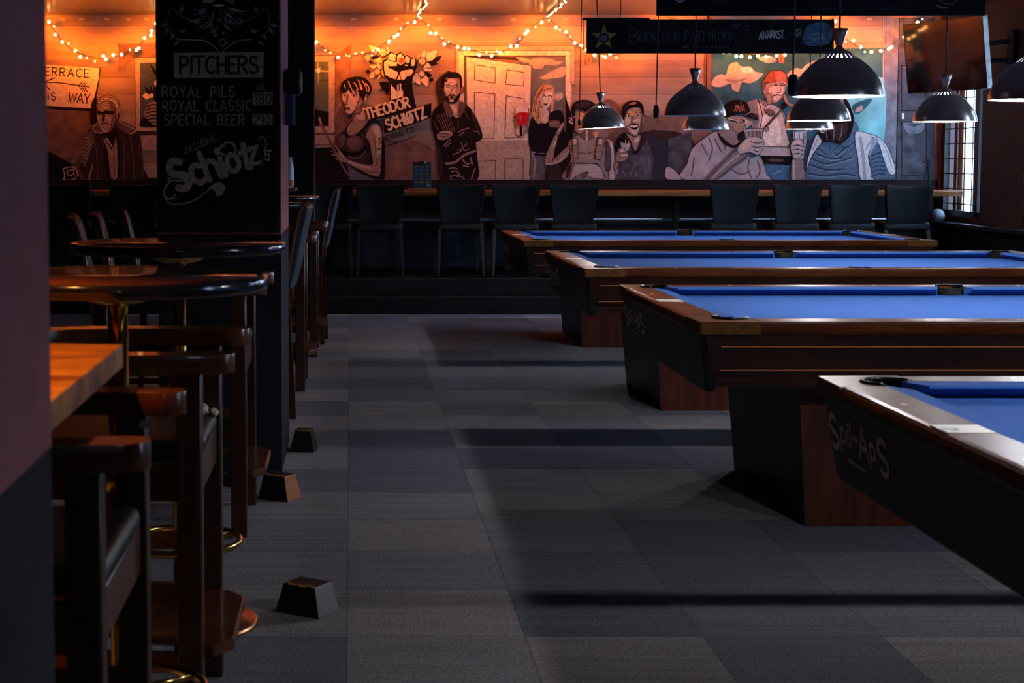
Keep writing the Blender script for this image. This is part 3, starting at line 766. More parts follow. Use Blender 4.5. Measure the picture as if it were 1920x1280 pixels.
# ------------------------------------------------------------------ spectator armchairs with raised seat and foot board (they face the tables, +x)
def spectator():
    t = thing('spectator_chair', '', 'chair')
    for y in (-0.275, 0.275):
        mb = MB(); mb.bbox((-0.056, y-0.0275, 0), (0, y+0.0275, 0.865), 0.005); mb.build('leg', M_CHV, t)
        mb = MB(); mb.bbox((-0.545, y*0.86-0.0275, 0), (-0.49, y*0.86+0.0275, 0.865), 0.005); mb.build('leg', M_CHV, t)
    # bent arm and back rail, flat section with round ends
    outer = spline([(0.035, -0.312), (-0.10, -0.325), (-0.30, -0.318), (-0.47, -0.27), (-0.575, -0.13), (-0.60, 0.0), (-0.575, 0.13), (-0.47, 0.27), (-0.30, 0.318), (-0.10, 0.325), (0.035, 0.312)], 4, False)
    inner = spline([(0.035, -0.232), (-0.10, -0.248), (-0.28, -0.248), (-0.41, -0.205), (-0.50, -0.10), (-0.52, 0.0), (-0.50, 0.10), (-0.41, 0.205), (-0.28, 0.248), (-0.10, 0.248), (0.035, 0.232)], 4, False)
    e1 = [(0.035+0.038*math.sin(math.radians(q)), -0.272-0.040*math.cos(math.radians(q))) for q in range(20, 170, 25)]
    poly = outer[::-1]+e1+inner+[(x, -y) for x, y in e1[::-1]]
    mb = MB(); mb.prism(poly, 0.862, 0.905, None, smooth=True); mb.build('arm_rail', M_CHW, t, bevel=0.010)
    mb = MB()
    for y in (-0.12, 0.0, 0.12): mb.beam((-0.50, y*0.9, 0.64), (-0.552, y, 0.865), 0.05, 0.014, None, (1,0,0))
    mb.build('back_slats', M_CHV, t)
    mb = MB(); mb.bbox((-0.040, -0.248, 0.565), (-0.012, 0.248, 0.655), 0.004); mb.bbox((-0.53, -0.21, 0.575), (-0.50, 0.21, 0.65), 0.004)
    for y in (-0.262, 0.262): mb.beam((-0.50, y*0.88, 0.61), (-0.05, y, 0.61), 0.024, 0.08, None)
    mb.build('seat_frame', M_CHW, t)
    mb = MB(); mb.bbox((-0.50, -0.235, 0.645), (-0.008, 0.235, 0.700), 0.022, 3); mb.build('seat_cushion', M_LEATH, t)
    mb = MB()
    for y in (-0.262, 0.262):
        for z in (0.20, 0.36): mb.beam((-0.50, y*0.88, z), (-0.05, y, z), 0.022, 0.045, None)
    mb.box((-0.53, -0.21, 0.18), (-0.51, 0.21, 0.26))
    mb.build('stretchers', M_CHW, t)
    mb = MB(); mb.prism([(-0.07, -0.246), (0.020, -0.246), (0.062, -0.18), (0.062, 0.18), (0.020, 0.246), (-0.07, 0.246)], 0.205, 0.232, None)
    mb.build('foot_board', M_CHW, t, bevel=0.004)
    return t
sp = spectator()
SPC = [(-0.378, 2.745, 'dark wooden armchair under the bar shelf, beside the red and black partition'), (-0.330, 3.885, 'dark wooden armchair with a torn cushion edge, its leg before the copper table foot'),
       (-0.366, 6.00, 'dark wooden armchair standing right before the pillar with the drinks board'), (-0.262, 9.68, 'dark wooden armchair behind the drinks board pillar, arm ends lit copper'), (-0.225, 11.35, 'dark wooden armchair close to the black pillar, nearly hidden by another armchair')]
for k, (x, y, lab) in enumerate(SPC):
    o = sp if k == 0 else dup(sp)
    o.location = (x, y, 0); tag(o, lab, 'chair', 'spectator armchairs facing the pool tables')

o2 = [o for o in bpy.data.objects if o.name.startswith('spectator_chair')]; o2.sort(key=lambda o: o.location.y)
cx, cy = o2[1].location.x, o2[1].location.y
mb = MB()
for k in range(9):
    a = random.uniform(-0.028, 0.028); q = (cx-0.030+random.uniform(-0.02, 0.02), cy+0.175+a, 0.700+random.uniform(-0.004, 0.010)); r = random.uniform(0.008, 0.016)
    mb.lathe([(0, -r), (r*0.8, -r*0.5), (r, 0), (r*0.7, r*0.6), (0, r)], q, None, 8)
mb.build('torn_foam', mat('cream foam', (0.55, 0.50, 0.40), 0.95, noise=0.3, nscale=80), o2[1])['label'] = 'cream foam coming out of the torn cushion'
cx, cy = o2[0].location.x, o2[0].location.y
mb = MB(); mb.bbox((cx+0.001, cy+0.2455, 0.838), (cx+0.014, cy+0.2475, 0.852), 0.0006, 1); mb.box((cx-0.012, cy+0.2462, 0.838), (cx+0.002, cy+0.2475, 0.852)); mb.build('paper_sticker', mat('pale sticker', (0.5, 0.42, 0.40), 0.7), o2[0])
# ------------------------------------------------------------------ high round tables with brass column
def high_table():
    t = thing('high_table', '', 'table')
    mb = MB(); mb.lathe([(0.0, 1.100), (0.285, 1.100), (0.285, 1.085), (0.0, 1.085)], (0,0,0), M_TTOP, 64); mb.build('table_top', None, t)
    mb = MB(); mb.lathe([(0.285, 1.1005), (0.300, 1.1005), (0.304, 1.098), (0.306, 1.090), (0.305, 1.078), (0.300, 1.072), (0.20, 1.072), (0.20, 1.076)], (0,0,0), M_TEDGE, 64); mb.build('edge_band', None, t)
    mb = MB(); mb.tube([(0,0,0.02), (0,0,1.074)], 0.021, None, 20); mb.lathe([(0.0, 1.03), (0.07, 1.05), (0.075, 1.073)], (0,0,0), None, 24); mb.lathe([(0.03, 0.66), (0.034, 0.67), (0.034, 0.70), (0.03, 0.71)], (0,0,0), None, 24); mb.build('column', M_BRASS, t)
    mb = MB(); mb.tube([(0.172*math.cos(2*PI*k/48), 0.172*math.sin(2*PI*k/48), 0.24) for k in range(48)], 0.0105, None, 10, closed=True)
    for k in range(3):
        a = 0.6+2*PI*k/3; mb.tube([(0.018*math.cos(a), 0.018*math.sin(a), 0.24), (0.17*math.cos(a), 0.17*math.sin(a), 0.24)], 0.007, None, 8)
    mb.build('foot_ring', M_BRASS, t)
    mb = MB(); mb.lathe([(0.0, 0.055), (0.03, 0.05), (0.06, 0.035), (0.15, 0.020), (0.215, 0.013), (0.226, 0.006), (0.226, 0.0), (0.0, 0.0)], (0,0,0), M_COPPER, 56); mb.build('base_plate', None, t)
    return t
ht = high_table()
HT = [(-0.472, 3.30, 'high round table directly behind the wooden bar shelf'), (-0.490, 4.64, 'high round table before the drinks board, brass ring and copper foot showing'),
      (-0.53, 9.1, 'round high table behind the drinks board pillar, a short piece of rim showing'), (-0.51, 10.75, 'round high table whose rim tip shows just before the black pillar')]
for k, (x, y, lab) in enumerate(HT):
    o = ht if k == 0 else dup(ht)
    o.location = (x, y, 0); tag(o, lab, 'table', 'high round tables on brass columns')

# ------------------------------------------------------------------ bar shelf fixed to the partition
mb = MB(); t = thing('bar_shelf', 'thick wooden bar shelf glowing orange, fixed to the red partition', 'shelf', (-0.8, 2.5, 0.94))
mb.bbox((-1.35, WY, 0.945), (-0.425, 3.04, 0.990), 0.003); mb.build('top', M_BLOCK, t)
mb = MB(); mb.beam((-0.55, WY, 0.72), (-0.55, 2.40, 0.944), 0.03, 0.03, None); mb.beam((-1.2, WY, 0.72), (-1.2, 2.40, 0.944), 0.03, 0.03, None); mb.build('brackets', M_BLACK, t)

# ------------------------------------------------------------------ high padded bar chairs (face +x in their own frame)
M_PAD = mat('blue black padding', (0.035, 0.048, 0.070), 0.42, noise=0.15, nscale=20)
M_CHO = wood('chair frame wood', (0.10, 0.030, 0.012), (0.20, 0.065, 0.025), 0.3, (8, 8, 8), 0.3)
def bar_chair():
    t = thing('bar_chair', '', 'chair')
    mb = MB(); mb.bbox((-0.20, -0.20, 0.71), (0.20, 0.20, 0.775), 0.022, 3); mb.build('seat', M_PAD, t)
    prof = [(-0.175, 0.70), (-0.20, 0.80), (-0.235, 0.98), (-0.262, 1.085), (-0.285, 1.115), (-0.315, 1.112), (-0.318, 1.095), (-0.292, 0.98), (-0.255, 0.80), (-0.23, 0.70)]
    mb = MB(); mb.prism(prof, -0.185, 0.185, None, lambda x, z, y: (x, y, z)); mb.build('backrest', M_PAD, t, bevel=0.006)
    for y in (-0.20, 0.20):
        mb = MB(); pts = [(-0.20, y, 0.62), (-0.215, y, 0.78), (-0.25, y, 0.97), (-0.275, y, 1.08), (-0.295, y, 1.118), (-0.325, y, 1.122)]
        mb.tube(pts, 0.011, None, 8); mb.build('back_frame', M_CHO, t)
    for x, y in ((-0.17, -0.17), (-0.17, 0.17), (0.17, -0.17), (0.17, 0.17)):
        mb = MB(); mb.beam((x, y, 0.715), (x*1.22, y*1.16, 0), 0.042, 0.042, None, (0,1,0), 0.034, 0.034); mb.build('leg', M_CHV, t)
    mb = MB()
    for a, e in (((-0.19, -0.185), (0.19, -0.185)), ((-0.19, 0.185), (0.19, 0.185)), ((0.19, -0.185), (0.19, 0.185))): mb.beam((*a, 0.28), (*e, 0.28), 0.022, 0.03, None)
    mb.build('stretchers', M_CHO, t)
    return t
bc = bar_chair()
BC = [(-0.515, 8.20, PI-0.05, 'high bar chair just behind the drinks board pillar, blue black padded back'), (-0.40, 12.02, PI-0.05, 'high bar chair by the black pillar, its thin leg before the dark platform'),
      (-1.075, 8.05, 0.12, 'first high bar chair of three, beside the red partition, orange lit frame'), (-1.045, 8.56, 0.12, 'middle one of three high bar chairs behind the high round tables'), (-0.98, 9.08, 0.12, 'last high bar chair of three, next to the drinks board')]
for k, (x, y, r, lab) in enumerate(BC):
    o = bc if k == 0 else dup(bc)
    if k >= 2: o.scale = (0.946, 0.946, 0.946)
    o.location = (x, y, 0); o.rotation_euler = (0, 0, r); tag(o, lab, 'chair', 'padded high bar chairs')

# ------------------------------------------------------------------ dark blocks on the carpet
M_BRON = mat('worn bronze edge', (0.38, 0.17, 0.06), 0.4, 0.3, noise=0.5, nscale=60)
BL = [(-0.205, -0.050, 4.70, 0.115, 0.088, mat('bluish lit block side', (0.17, 0.20, 0.24), 0.6), 'dark block on the carpet with a bluish lit end, by the copper table foot'),  # bluish light on the end face is put into its colour
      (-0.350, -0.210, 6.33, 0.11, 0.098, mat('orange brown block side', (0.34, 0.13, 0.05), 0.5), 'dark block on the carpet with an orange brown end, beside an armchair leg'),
      (-0.272, -0.155, 7.40, 0.12, 0.098, M_LAMI, 'small dark block on the carpet with a worn bronze top, beside the pillar foot')]
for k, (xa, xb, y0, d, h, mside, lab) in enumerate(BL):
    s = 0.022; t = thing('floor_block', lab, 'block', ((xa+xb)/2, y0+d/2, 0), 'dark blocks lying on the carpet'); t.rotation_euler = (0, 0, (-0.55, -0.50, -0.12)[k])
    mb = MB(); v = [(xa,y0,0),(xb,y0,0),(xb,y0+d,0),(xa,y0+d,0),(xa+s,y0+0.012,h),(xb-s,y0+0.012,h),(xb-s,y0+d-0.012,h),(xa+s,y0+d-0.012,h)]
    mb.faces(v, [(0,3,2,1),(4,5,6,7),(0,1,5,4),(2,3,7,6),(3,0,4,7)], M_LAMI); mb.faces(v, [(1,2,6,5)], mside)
    bmesh.ops.remove_doubles(mb.bm, verts=mb.bm.verts[:], dist=1e-5)
    mb.build('block_body', None, t, bevel=0.003)
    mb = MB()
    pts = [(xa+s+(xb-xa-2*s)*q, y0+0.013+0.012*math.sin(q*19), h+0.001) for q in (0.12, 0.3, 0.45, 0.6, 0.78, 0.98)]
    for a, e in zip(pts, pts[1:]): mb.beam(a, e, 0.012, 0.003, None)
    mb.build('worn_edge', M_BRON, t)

# ------------------------------------------------------------------ drinks board on the pillar
C_S1, C_S2 = (0.055, 0.055, 0.065), (0.22, 0.19, 0.19)
def chalk(name, c, n=0.35): return mat(name, c, 0.9, noise=n, nscale=60)
C_W, C_Y, C_P, C_G, C_D = chalk('pale chalk', (0.62, 0.56, 0.56)), chalk('cream chalk', (0.50, 0.43, 0.31)), chalk('pinkish chalk', (0.50, 0.37, 0.37)), chalk('dark green chalk', (0.40, 0.43, 0.22)), chalk('faint chalk', (0.30, 0.28, 0.31))
BY = PY0-0.022
q0, q1 = at(299, 442, BY), at(523, 0, BY)
t = thing('drinks_board', 'tall chalkboard on the pillar with PITCHERS on top and beer prices', 'chalkboard', ((q0.x+q1.x)/2, BY, q0.z))
mb = MB(); mb.bbox((PX0, BY, 1.03), (PX1-0.005, PY0-0.001, ZC-0.01), 0.003); brd = mb.build('board', mat('chalkboard', (0.009, 0.0085, 0.011), 0.8, spec=0.15, noise=0.4, nscale=9), t)
def pl(x, y, k=1): p = at(x, y, BY-0.0010*k); return p
P1, P2 = (lambda x, y: pl(290+x/8.0, y/8.0)), (lambda x, y: pl(290+x/4.925, 140+y/4.925))
P1b = lambda x, y: pl(290+x/8.0, y/8.0, 2); P2b = lambda x, y: pl(290+x/4.925, 140+y/4.925, 2)
mb = MB(nrm=(0,-1,0))
R_ = lambda pts, w, m, p=P1: ribbon(mb, pts, w, p, m)
mb.flat([(285,790),(1640,780),(1630,1160),(290,1170)], P1, C_Y)
letters(mb, 'PITCHERS', 385, 1100, 250, P1b, mat('chalk gap black', (0.012, 0.012, 0.015), 0.8), 0.155, -0.005, 0.20, 0.83)
# bearded head and leaf scrolls above
mb.flat([(720,0),(900,0),(870,40),(760,45),(720,25)], P1, C_P); mb.flat([(1040,0),(1190,0),(1195,90),(1120,40)], P1, C_D)
mb.flat(spline([(870,70),(960,62),(1040,68),(1030,95),(960,105),(890,95)], 4), P1, C_W)
rs = random.Random(5)
for k in range(46):
    a = rs.uniform(-1.25, 1.25); r0 = rs.uniform(90, 330); r1 = r0+rs.uniform(60, 120); cx, cy = 960, 40
    f = lambda r, da=0.0: (cx+r*1.25*math.sin(a+da), cy+r*1.25*math.cos(a+da)*0.95)
    R_([f(r0), f((r0+r1)/2, 0.03), f(r1, 0.09*(1 if a > 0 else -1))], rs.choice((9, 12, 15)), rs.choice((C_D, C_D, C_P, C_W)))
for side in (-1, 1):
    g = lambda x, y: (960+side*x, y)
    R_(spline([g(430,300), g(560,240), g(720,120), g(760,330), g(740,460), g(600,570)], 6, False), 10, C_D)
    R_(spline([g(620,590), g(330,600), g(220,610), g(120,660), g(-10,770)] if side < 0 else [g(500,590), g(300,610), g(200,660), g(60,770)], 6, False), 16, C_W if side < 0 else C_P)
    for (lx, ly, an) in ((640,650,0.6), (540,470,0.2), (790,470,1.0), (700,560,0.9), (560,150,1.3), (830,380,0.4)):
        c, s_ = math.cos(an), math.sin(an)
        mb.flat([g(lx+u*c-v*s_, ly+u*s_+v*c) for u, v in ((-60,0),(-20,30),(60,0),(-20,-30))], P1, C_D)
R_(spline([(1020,585),(1080,635),(1020,690),(965,635)], 5)+[(1020,585)], 16, C_P)
for pts in ([(950,330),(975,270),(1010,330),(1080,420)], [(860,330),(840,410),(880,480),(910,550)], [(880,380),(900,460),(940,540)], [(1040,470),(1030,520)]): R_(spline(pts, 4, False), 13, C_P)
# price lines
letters(mb, 'ROYAL PILS', 70, 205, 95, P2, C_P, 0.12, -0.0, 0.28, 0.90, jit=0.03)
letters(mb, 'ROYAL CLASSIC', 75, 335, 95, P2, C_P, 0.12, 0.0, 0.25, 0.84, jit=0.03)
letters(mb, 'SPECIAL BEER', 90, 465, 95, P2, C_P, 0.12, 0.0, 0.27, 0.84, jit=0.03)
letters(mb, 'KR.', 955, 140, 45, P2, C_D, 0.12)
MG = mat('chalk dark figure', (0.02, 0.022, 0.02), 0.8)
mb.flat([(905,165),(1090,160),(1088,280),(905,285)], P2, C_G); letters(mb, '180', 925, 268, 90, P2b, MG, 0.13, 0, 0.22, 1.0)
mb.flat([(903,362),(1092,360),(1090,468),(903,470)], P2, C_G); letters(mb, '290', 915, 455, 80, P2b, MG, 0.13, 0, 0.2, 0.95)
letters(mb, 'INCLUDING...', 290, 730, 62, P2, C_P, 0.11, -0.40, 0.3, 0.72, slant=0.2, jit=0.03)
# big slanted brewery script with flourish
letters(mb, 'S', 210, 1070, 270, P2, C_Y, 0.25, -0.30, 0.2, 0.85, slant=-0.1)
letters(mb, 'chi', 375, 1015, 270, P2, C_Y, 0.19, -0.30, 0.14, 0.92, slant=-0.08)
letters(mb, '\u00f8t', 690, 905, 250, P2, C_Y, 0.19, -0.24, 0.14, 0.92)
letters(mb, 'z', 880, 835, 240, P2, C_P, 0.15, -0.24, 0.2, 0.85)
R_(spline([(730,735),(750,680),(690,620),(620,660),(590,710),(640,740)], 6, False), 20, C_Y, P2)
R_(spline([(960,600),(1000,570),(1030,640),(1010,700)], 6, False), 14, C_D, P2)
R_(spline([(1010,770),(1050,790),(1050,730),(1020,740),(1030,700),(1075,705)], 6, False), 16, C_P, P2)
R_(spline([(280,990),(200,935),(125,970)], 6, False), 14, C_Y, P2)
R_(spline([(250,990),(150,980),(85,1080),(110,1140),(170,1140),(185,1110)], 6, False), 16, C_Y, P2)
R_(spline([(85,1100),(130,1180),(240,1195),(380,1150),(480,1080),(520,1040)], 6, False), 9, C_Y, P2)
mb.flat(spline([(480,1075),(540,1010),(620,995),(650,1050),(620,1110),(575,1120),(560,1080),(530,1050)], 5), P2, C_Y)
mb.build('chalk_lettering', None, brd, fix=False)

# wall speaker, corner shelf and jar at the right flank of the pillar
t = thing('wall_speaker', 'small rounded black speaker with blue grey cloth hanging under it, on the pillar flank', 'speaker', (PX1+0.03, 7.2, 1.64))
c = at(545, 155, 7.2)
mb = MB(); mb.bbox((PX1+0.001, 7.13, c.z-0.055), (c.x+0.05, 7.27, c.z+0.06), 0.022, 3)
for k in range(5): mb.bbox((PX1+0.004, 7.124, c.z-0.04+k*0.018), (c.x+0.04, 7.131, c.z-0.032+k*0.018), 0.002, 1)
mb.build('housing', M_LAMI, t)
mb = MB()
pr = [(PX1+0.012+0.008*math.sin(j*1.7), 7.15+0.1*j/8) for j in range(9)]; pr += [(x+0.032, y) for x, y in pr[::-1]]
mb.prism(pr, c.z-0.185, c.z-0.052, None); mb.build('cloth', mat('blue grey cloth', (0.055, 0.075, 0.11), 0.9), t)
t = thing('pillar_shelf', 'short wooden shelf on the far side of the pillar carrying a jar', 'shelf', (-0.4, 7.8, 1.18))
s0 = at(556, 353, 7.85)
mb = MB(); mb.bbox((-0.62, PY1+0.001, s0.z-0.012), (s0.x, 7.99, s0.z+0.002), 0.003); mb.build('shelf_board', M_CHO, t)
j = at(541, 352, 7.86); jz = s0.z+0.002
t = thing('glass_jar', 'pale glass jar with an orange bottom on the pillar shelf', 'jar', (j.x, 7.86, jz))
mb = MB(); mb.lathe([(0.0, 0.0), (0.022, 0.0), (0.025, 0.004), (0.025, 0.03), (0.025, 0.10), (0.021, 0.125), (0.017, 0.132), (0.017, 0.142), (0.0, 0.142)], (j.x, 7.86, jz), mat('pale jar glass', (0.50, 0.55, 0.60), 0.12, coat=0.5, noise=0.25, nscale=25), 24); mb.build('jar_body', None, t)
mb = MB(); mb.lathe([(0.0255, 0.008), (0.0257, 0.03), (0.0255, 0.038)], (j.x, 7.86, jz), mat('orange jar content', (0.55, 0.20, 0.06), 0.5), 24); mb.build('content_band', None, t)
mb = MB(); mb.lathe([(0.0, 0.150), (0.019, 0.150), (0.019, 0.141)], (j.x, 7.86, jz), M_CHROME, 24); mb.build('lid', None, t)

# ------------------------------------------------------------------ hanging boards over the tables
M_BOARD = mat('black sign board', (0.007, 0.008, 0.011), 0.7, spec=0.2, noise=0.3, nscale=7)
SY = 11.8
S_D, S_W, S_P, S_G = chalk('sign faint chalk', (0.10, 0.10, 0.12)), chalk('sign pale chalk', (0.60, 0.54, 0.54)), chalk('sign dim chalk', (0.34, 0.32, 0.36)), chalk('sign green chalk', (0.24, 0.30, 0.19))
a, e = at(1100, 100, SY), at(1565, 36, SY)
t = thing('hanging_sign', 'long black chalk sign with a yellow star and a blue picture', 'sign', ((a.x+e.x)/2, SY, a.z))
mb = MB(); mb.bbox((a.x, SY, a.z), (e.x, SY+0.03, e.z), 0.003); brd = mb.build('board', M_BOARD, t)
PS = lambda x, y: at(x, y, SY-0.0008); PSb = lambda x, y: at(x, y, SY-0.0020); PSc = lambda x, y: at(x, y, SY-0.0034)
PX = lambda x, y: PS(1080+x/4.571, y/4.571)
mb = MB(nrm=(0,-1,0)); sc = (1132.5, 70)
st = []
for k in range(10):
    r = 25 if k % 2 == 0 else 10.5; an = -PI/2+PI*k/5+0.02; st.append((sc[0]+r*math.cos(an), sc[1]+r*math.sin(an)))
mb.flat(st, PS, mat('dull yellow paint', (0.42, 0.31, 0.04), 0.7, noise=0.2, nscale=30))
mb.flat([(sc[0]-0.5+10*math.cos(k*PI/12), sc[1]+1+10*math.sin(k*PI/12)) for k in range(24)], PSb, mat('sign black ball', (0.012, 0.012, 0.015), 0.6))
mb.flat([(sc[0]-0.8+5.8*math.cos(k*PI/10), sc[1]+1+5.8*math.sin(k*PI/10)) for k in range(20)], PSc, mat('sign grey spot', (0.20, 0.21, 0.26), 0.7))
letters(mb, '5', sc[0]-3.0, sc[1]+4.6, 7.5, lambda x, y: at(x, y, SY-0.0048), mat('sign black ball'  , (0,0,0)), 0.2)
mb.build('star_emblem', None, brd, fix=False); mb = MB(nrm=(0,-1,0))
letters(mb, 'B', 460, 365, 120, PX, S_D, 0.07, 0.0, 0.2); letters(mb, 'OOK', 545, 360, 82, PX, S_D, 0.08, 0, 0.2, 0.75); letters(mb, 'OUR', 740, 355, 75, PX, S_D, 0.08, 0, 0.25, 0.85); letters(mb, 'PARTYROOM', 935, 350, 78, PX, S_D, 0.08, 0, 0.22, 0.72)
letters(mb, 'PEAK  AND  ON  INSIDE', 915, 412, 24, PX, S_D, 0.1, 0.0, 0.25, 0.9) if False else None
for x0, x1 in ((915,965),(1000,1055),(1085,1120),(1150,1305)):
    x = x0
    while x < x1: R_(([(x, 392), (x+3, 410)]), 4, S_W if x < 960 else S_D, PX) if False else ribbon(mb, [(x, 392), (x+random.uniform(-4,6), 409)], 4, PX, S_P if x < 960 else S_D); x += 11
letters(mb, 'AWARKST', 1570, 332, 62, PX, S_W, 0.17, -0.03, 0.12, 0.62, slant=0.15, jit=0.06); letters(mb, '-KR', 1840, 315, 66, PX, S_G, 0.13, 0, 0.2, 0.7)
for k, (x, y) in enumerate(((1350,230),(1385,225),(1370,245),(1430,240),(1460,235),(1455,265))): ribbon(mb, [(x,y),(x+22,y-14)], 8, PX, S_D)
# blue picture patch at the right end
def patchmat():
    m = bpy.data.materials.new('blue printed picture'); m.use_nodes = True; nt = m.node_tree; b = nt.nodes['Principled BSDF']
    tc = nt.nodes.new('ShaderNodeTexCoord'); n = nt.nodes.new('ShaderNodeTexNoise'); n.inputs['Scale'].default_value = 14; n.inputs['Detail'].default_value = 4
    cr = nt.nodes.new('ShaderNodeValToRGB'); cr.color_ramp.elements[0].position = 0.35; cr.color_ramp.elements[0].color = (0.02, 0.05, 0.10, 1); cr.color_ramp.elements[1].position = 0.7; cr.color_ramp.elements[1].color = (0.10, 0.24, 0.42, 1)
    nt.links.new(tc.outputs['Object'], n.inputs['Vector']); nt.links.new(n.outputs['Fac'], cr.inputs['Fac']); nt.links.new(cr.outputs['Color'], b.inputs['Base Color']); b.inputs['Roughness'].default_value = 0.5
    return m
mb.build('sign_lettering', None, brd, fix=False); mb = MB(nrm=(0,-1,0))
mb.flat(spline([(1505,72),(1512,50),(1530,42),(1552,44),(1560,60),(1556,80),(1530,86),(1510,84)], 4), PS, patchmat())
for pts in ([(1508,74),(1518,70),(1524,76),(1536,70),(1548,72)], [(1512,80),(1522,79)], [(1530,79),(1542,80)], [(1520,66),(1534,62),(1546,66)]): ribbon(mb, pts, 1.8, PSb, mat('pale blue print', (0.30, 0.38, 0.50), 0.6))
mb.build('picture_print', None, brd, fix=False)
for px in (1164, 1330, 1540):
    p = at(px, 36, SY); mb = MB(); mb.tube([(p.x, SY+0.015, p.z-0.004), (p.x, SY+0.015, ZC)], 0.004, M_BCORD, 6); mb.build('hanger', M_BCORD, t)
mb = MB()
mb.bbox((a.x-0.03, SY+0.005, e.z-0.004), (a.x+0.45, SY+0.025, e.z+0.012), 0.003)
mb.tube([(a.x-0.02, SY+0.015, e.z), (a.x-0.022, SY+0.015, a.z+0.03)], 0.003, M_BCORD, 6)
mb.build('top_bar', M_BCORD, t)
SY2 = 9.0
a, e = at(1232, 29, SY2), at(1850, -52, SY2)
t = thing('hanging_sign', 'black chalk sign hanging higher, only its lower strip in view', 'sign', ((a.x+e.x)/2, SY2, a.z))
mb = MB(); mb.bbox((a.x, SY2, a.z), (e.x, SY2+0.03, e.z), 0.003); brd = mb.build('board', M_BOARD, t)
PT = lambda x, y: at(x, y, SY2-0.0008)
mb = MB(nrm=(0,-1,0)); mb.flat([(1275+11*math.cos(k*PI/10), -6+11*math.sin(k*PI/10)) for k in range(20)], PT, S_W); letters(mb, 'S', 1271, 0, 11, lambda x, y: at(x, y, SY2-0.0020), MG, 0.22)
x = 1335
while x < 1375: ribbon(mb, [(x, 0.5), (x+4, -2)], 1.4, PT, S_P); x += 9
x = 1457
while x < 1690: ribbon(mb, [(x, 18), (x+random.uniform(0,3), 13.5)], 1.1, PT, S_D); x += 4.2 if random.random() < 0.8 else 11
ribbon(mb, [(1778+19*math.cos(k*PI/16), -10+18*math.sin(k*PI/16)) for k in range(0, 17)], 2.2, PT, chalk('brownish chalk', (0.16, 0.09, 0.06))); ribbon(mb, spline([(1757,10),(1764,14),(1775,15)], 4, False), 2.4, PT, S_P)
ribbon(mb, [(1812,2),(1820,-4)], 2, PT, S_D)
mb.build('sign_lettering', None, brd, fix=False)
for px in (1300, 1540, 1780):
    p = at(px, -52, SY2); mb = MB(); mb.tube([(p.x, SY2+0.015, p.z-0.004), (p.x, SY2+0.015, ZC)], 0.005, M_BCORD, 6); mb.build('hanger', M_BCORD, t)

# ------------------------------------------------------------------ flat screen hung in the corner, turned and tilted
c0 = at(1774, 104, 14.55)
t = thing('hanging_screen', 'black flat screen hung crooked on an arm before the barred window', 'screen', c0)
Rm = Matrix.Rotation(-1.265, 3, 'Z') @ Matrix.Rotation(0.12, 3, 'X')
def tv(x, y, z): return c0+Rm @ Vector((x, y, z))
w, h, d = 0.545, 0.315, 0.028
mb = MB(); mb.hexa([tv(*p) for p in ((-w,-d,-h),(w,-d,-h),(w,d,-h),(-w,d,-h),(-w,-d,h),(w,-d,h),(w,d,h),(-w,d,h))]); hs = mb.build('housing', mat('gloss black bezel', (0.012, 0.013, 0.016), 0.18), t, bevel=0.004)
mb = MB(); g = 0.018; mb.faces([tv(*p) for p in ((-w+g,-d-0.001,-h+g),(w-g,-d-0.001,-h+g),(w-g,-d-0.001,h-g),(-w+g,-d-0.001,h-g))], [(0,1,2,3)], mat('dark glossy screen', (0.008, 0.009, 0.011), 0.06, coat=0.5)); mb.build('panel', None, hs, fix=False)
mb = MB(); pv = tv(0, d+0.02, 0)
wl = Vector((XR-0.002, 14.05, pv.z+0.02))
mb.tube([tv(0.1, d-0.005, 0.09), (XR-0.16, 14.32, pv.z+0.085), (XR-0.012, 14.22, pv.z+0.10)], 0.020, None, 10); mb.tube([tv(0.1, d-0.005, -0.06), (XR-0.16, 14.32, pv.z-0.065), (XR-0.012, 14.22, pv.z-0.06)], 0.020, None, 10)
mb.bbox((XR-0.045, 14.14, pv.z-0.10), (XR-0.001, 14.28, pv.z+0.19), 0.006); mb.build('wall_arm', M_BLACK, t)

# ------------------------------------------------------------------ small things at the right end of the counter
p = at(1737, 336, 15.75)
t = thing('leaning_lantern', 'thin black lantern like stand with a red foot on the counter end', 'lantern', (p.x, 15.75, CT1))
mb = MB(); mb.beam((p.x-0.03, 15.75, CT1+0.03), (p.x+0.012, 15.75, CT1+0.29), 0.012, 0.012, None, (0,1,0)); mb.beam((p.x+0.035, 15.75, CT1+0.03), (p.x+0.02, 15.75, CT1+0.29), 0.026, 0.02, None, (0,1,0)); mb.box((p.x-0.03, 15.742, CT1+0.26), (p.x+0.035, 15.758, CT1+0.275)); mb.build('body', M_BLACK, t)
mb = MB(); mb.bbox((p.x-0.045, 15.71, CT1), (p.x+0.045, 15.79, CT1+0.035), 0.006); mb.build('foot', mat('dull red foot', (0.20, 0.04, 0.03), 0.5), t)
p = at(1746, 416, 15.2)
t = thing('cushion', 'small rounded blue grey cushion on the sill end by the right chair', 'cushion', (5.635, 15.70, 0.756))
mb = MB(); mb.lathe([(0.0, 0.0), (0.05, 0.0), (0.066, 0.02), (0.07, 0.05), (0.06, 0.085), (0.035, 0.108), (0.0, 0.115)], (5.635, 15.70, 0.756), mat('blue grey cushion cloth', (0.22, 0.27, 0.34), 0.7), 24); mb.build('pad', None, t)
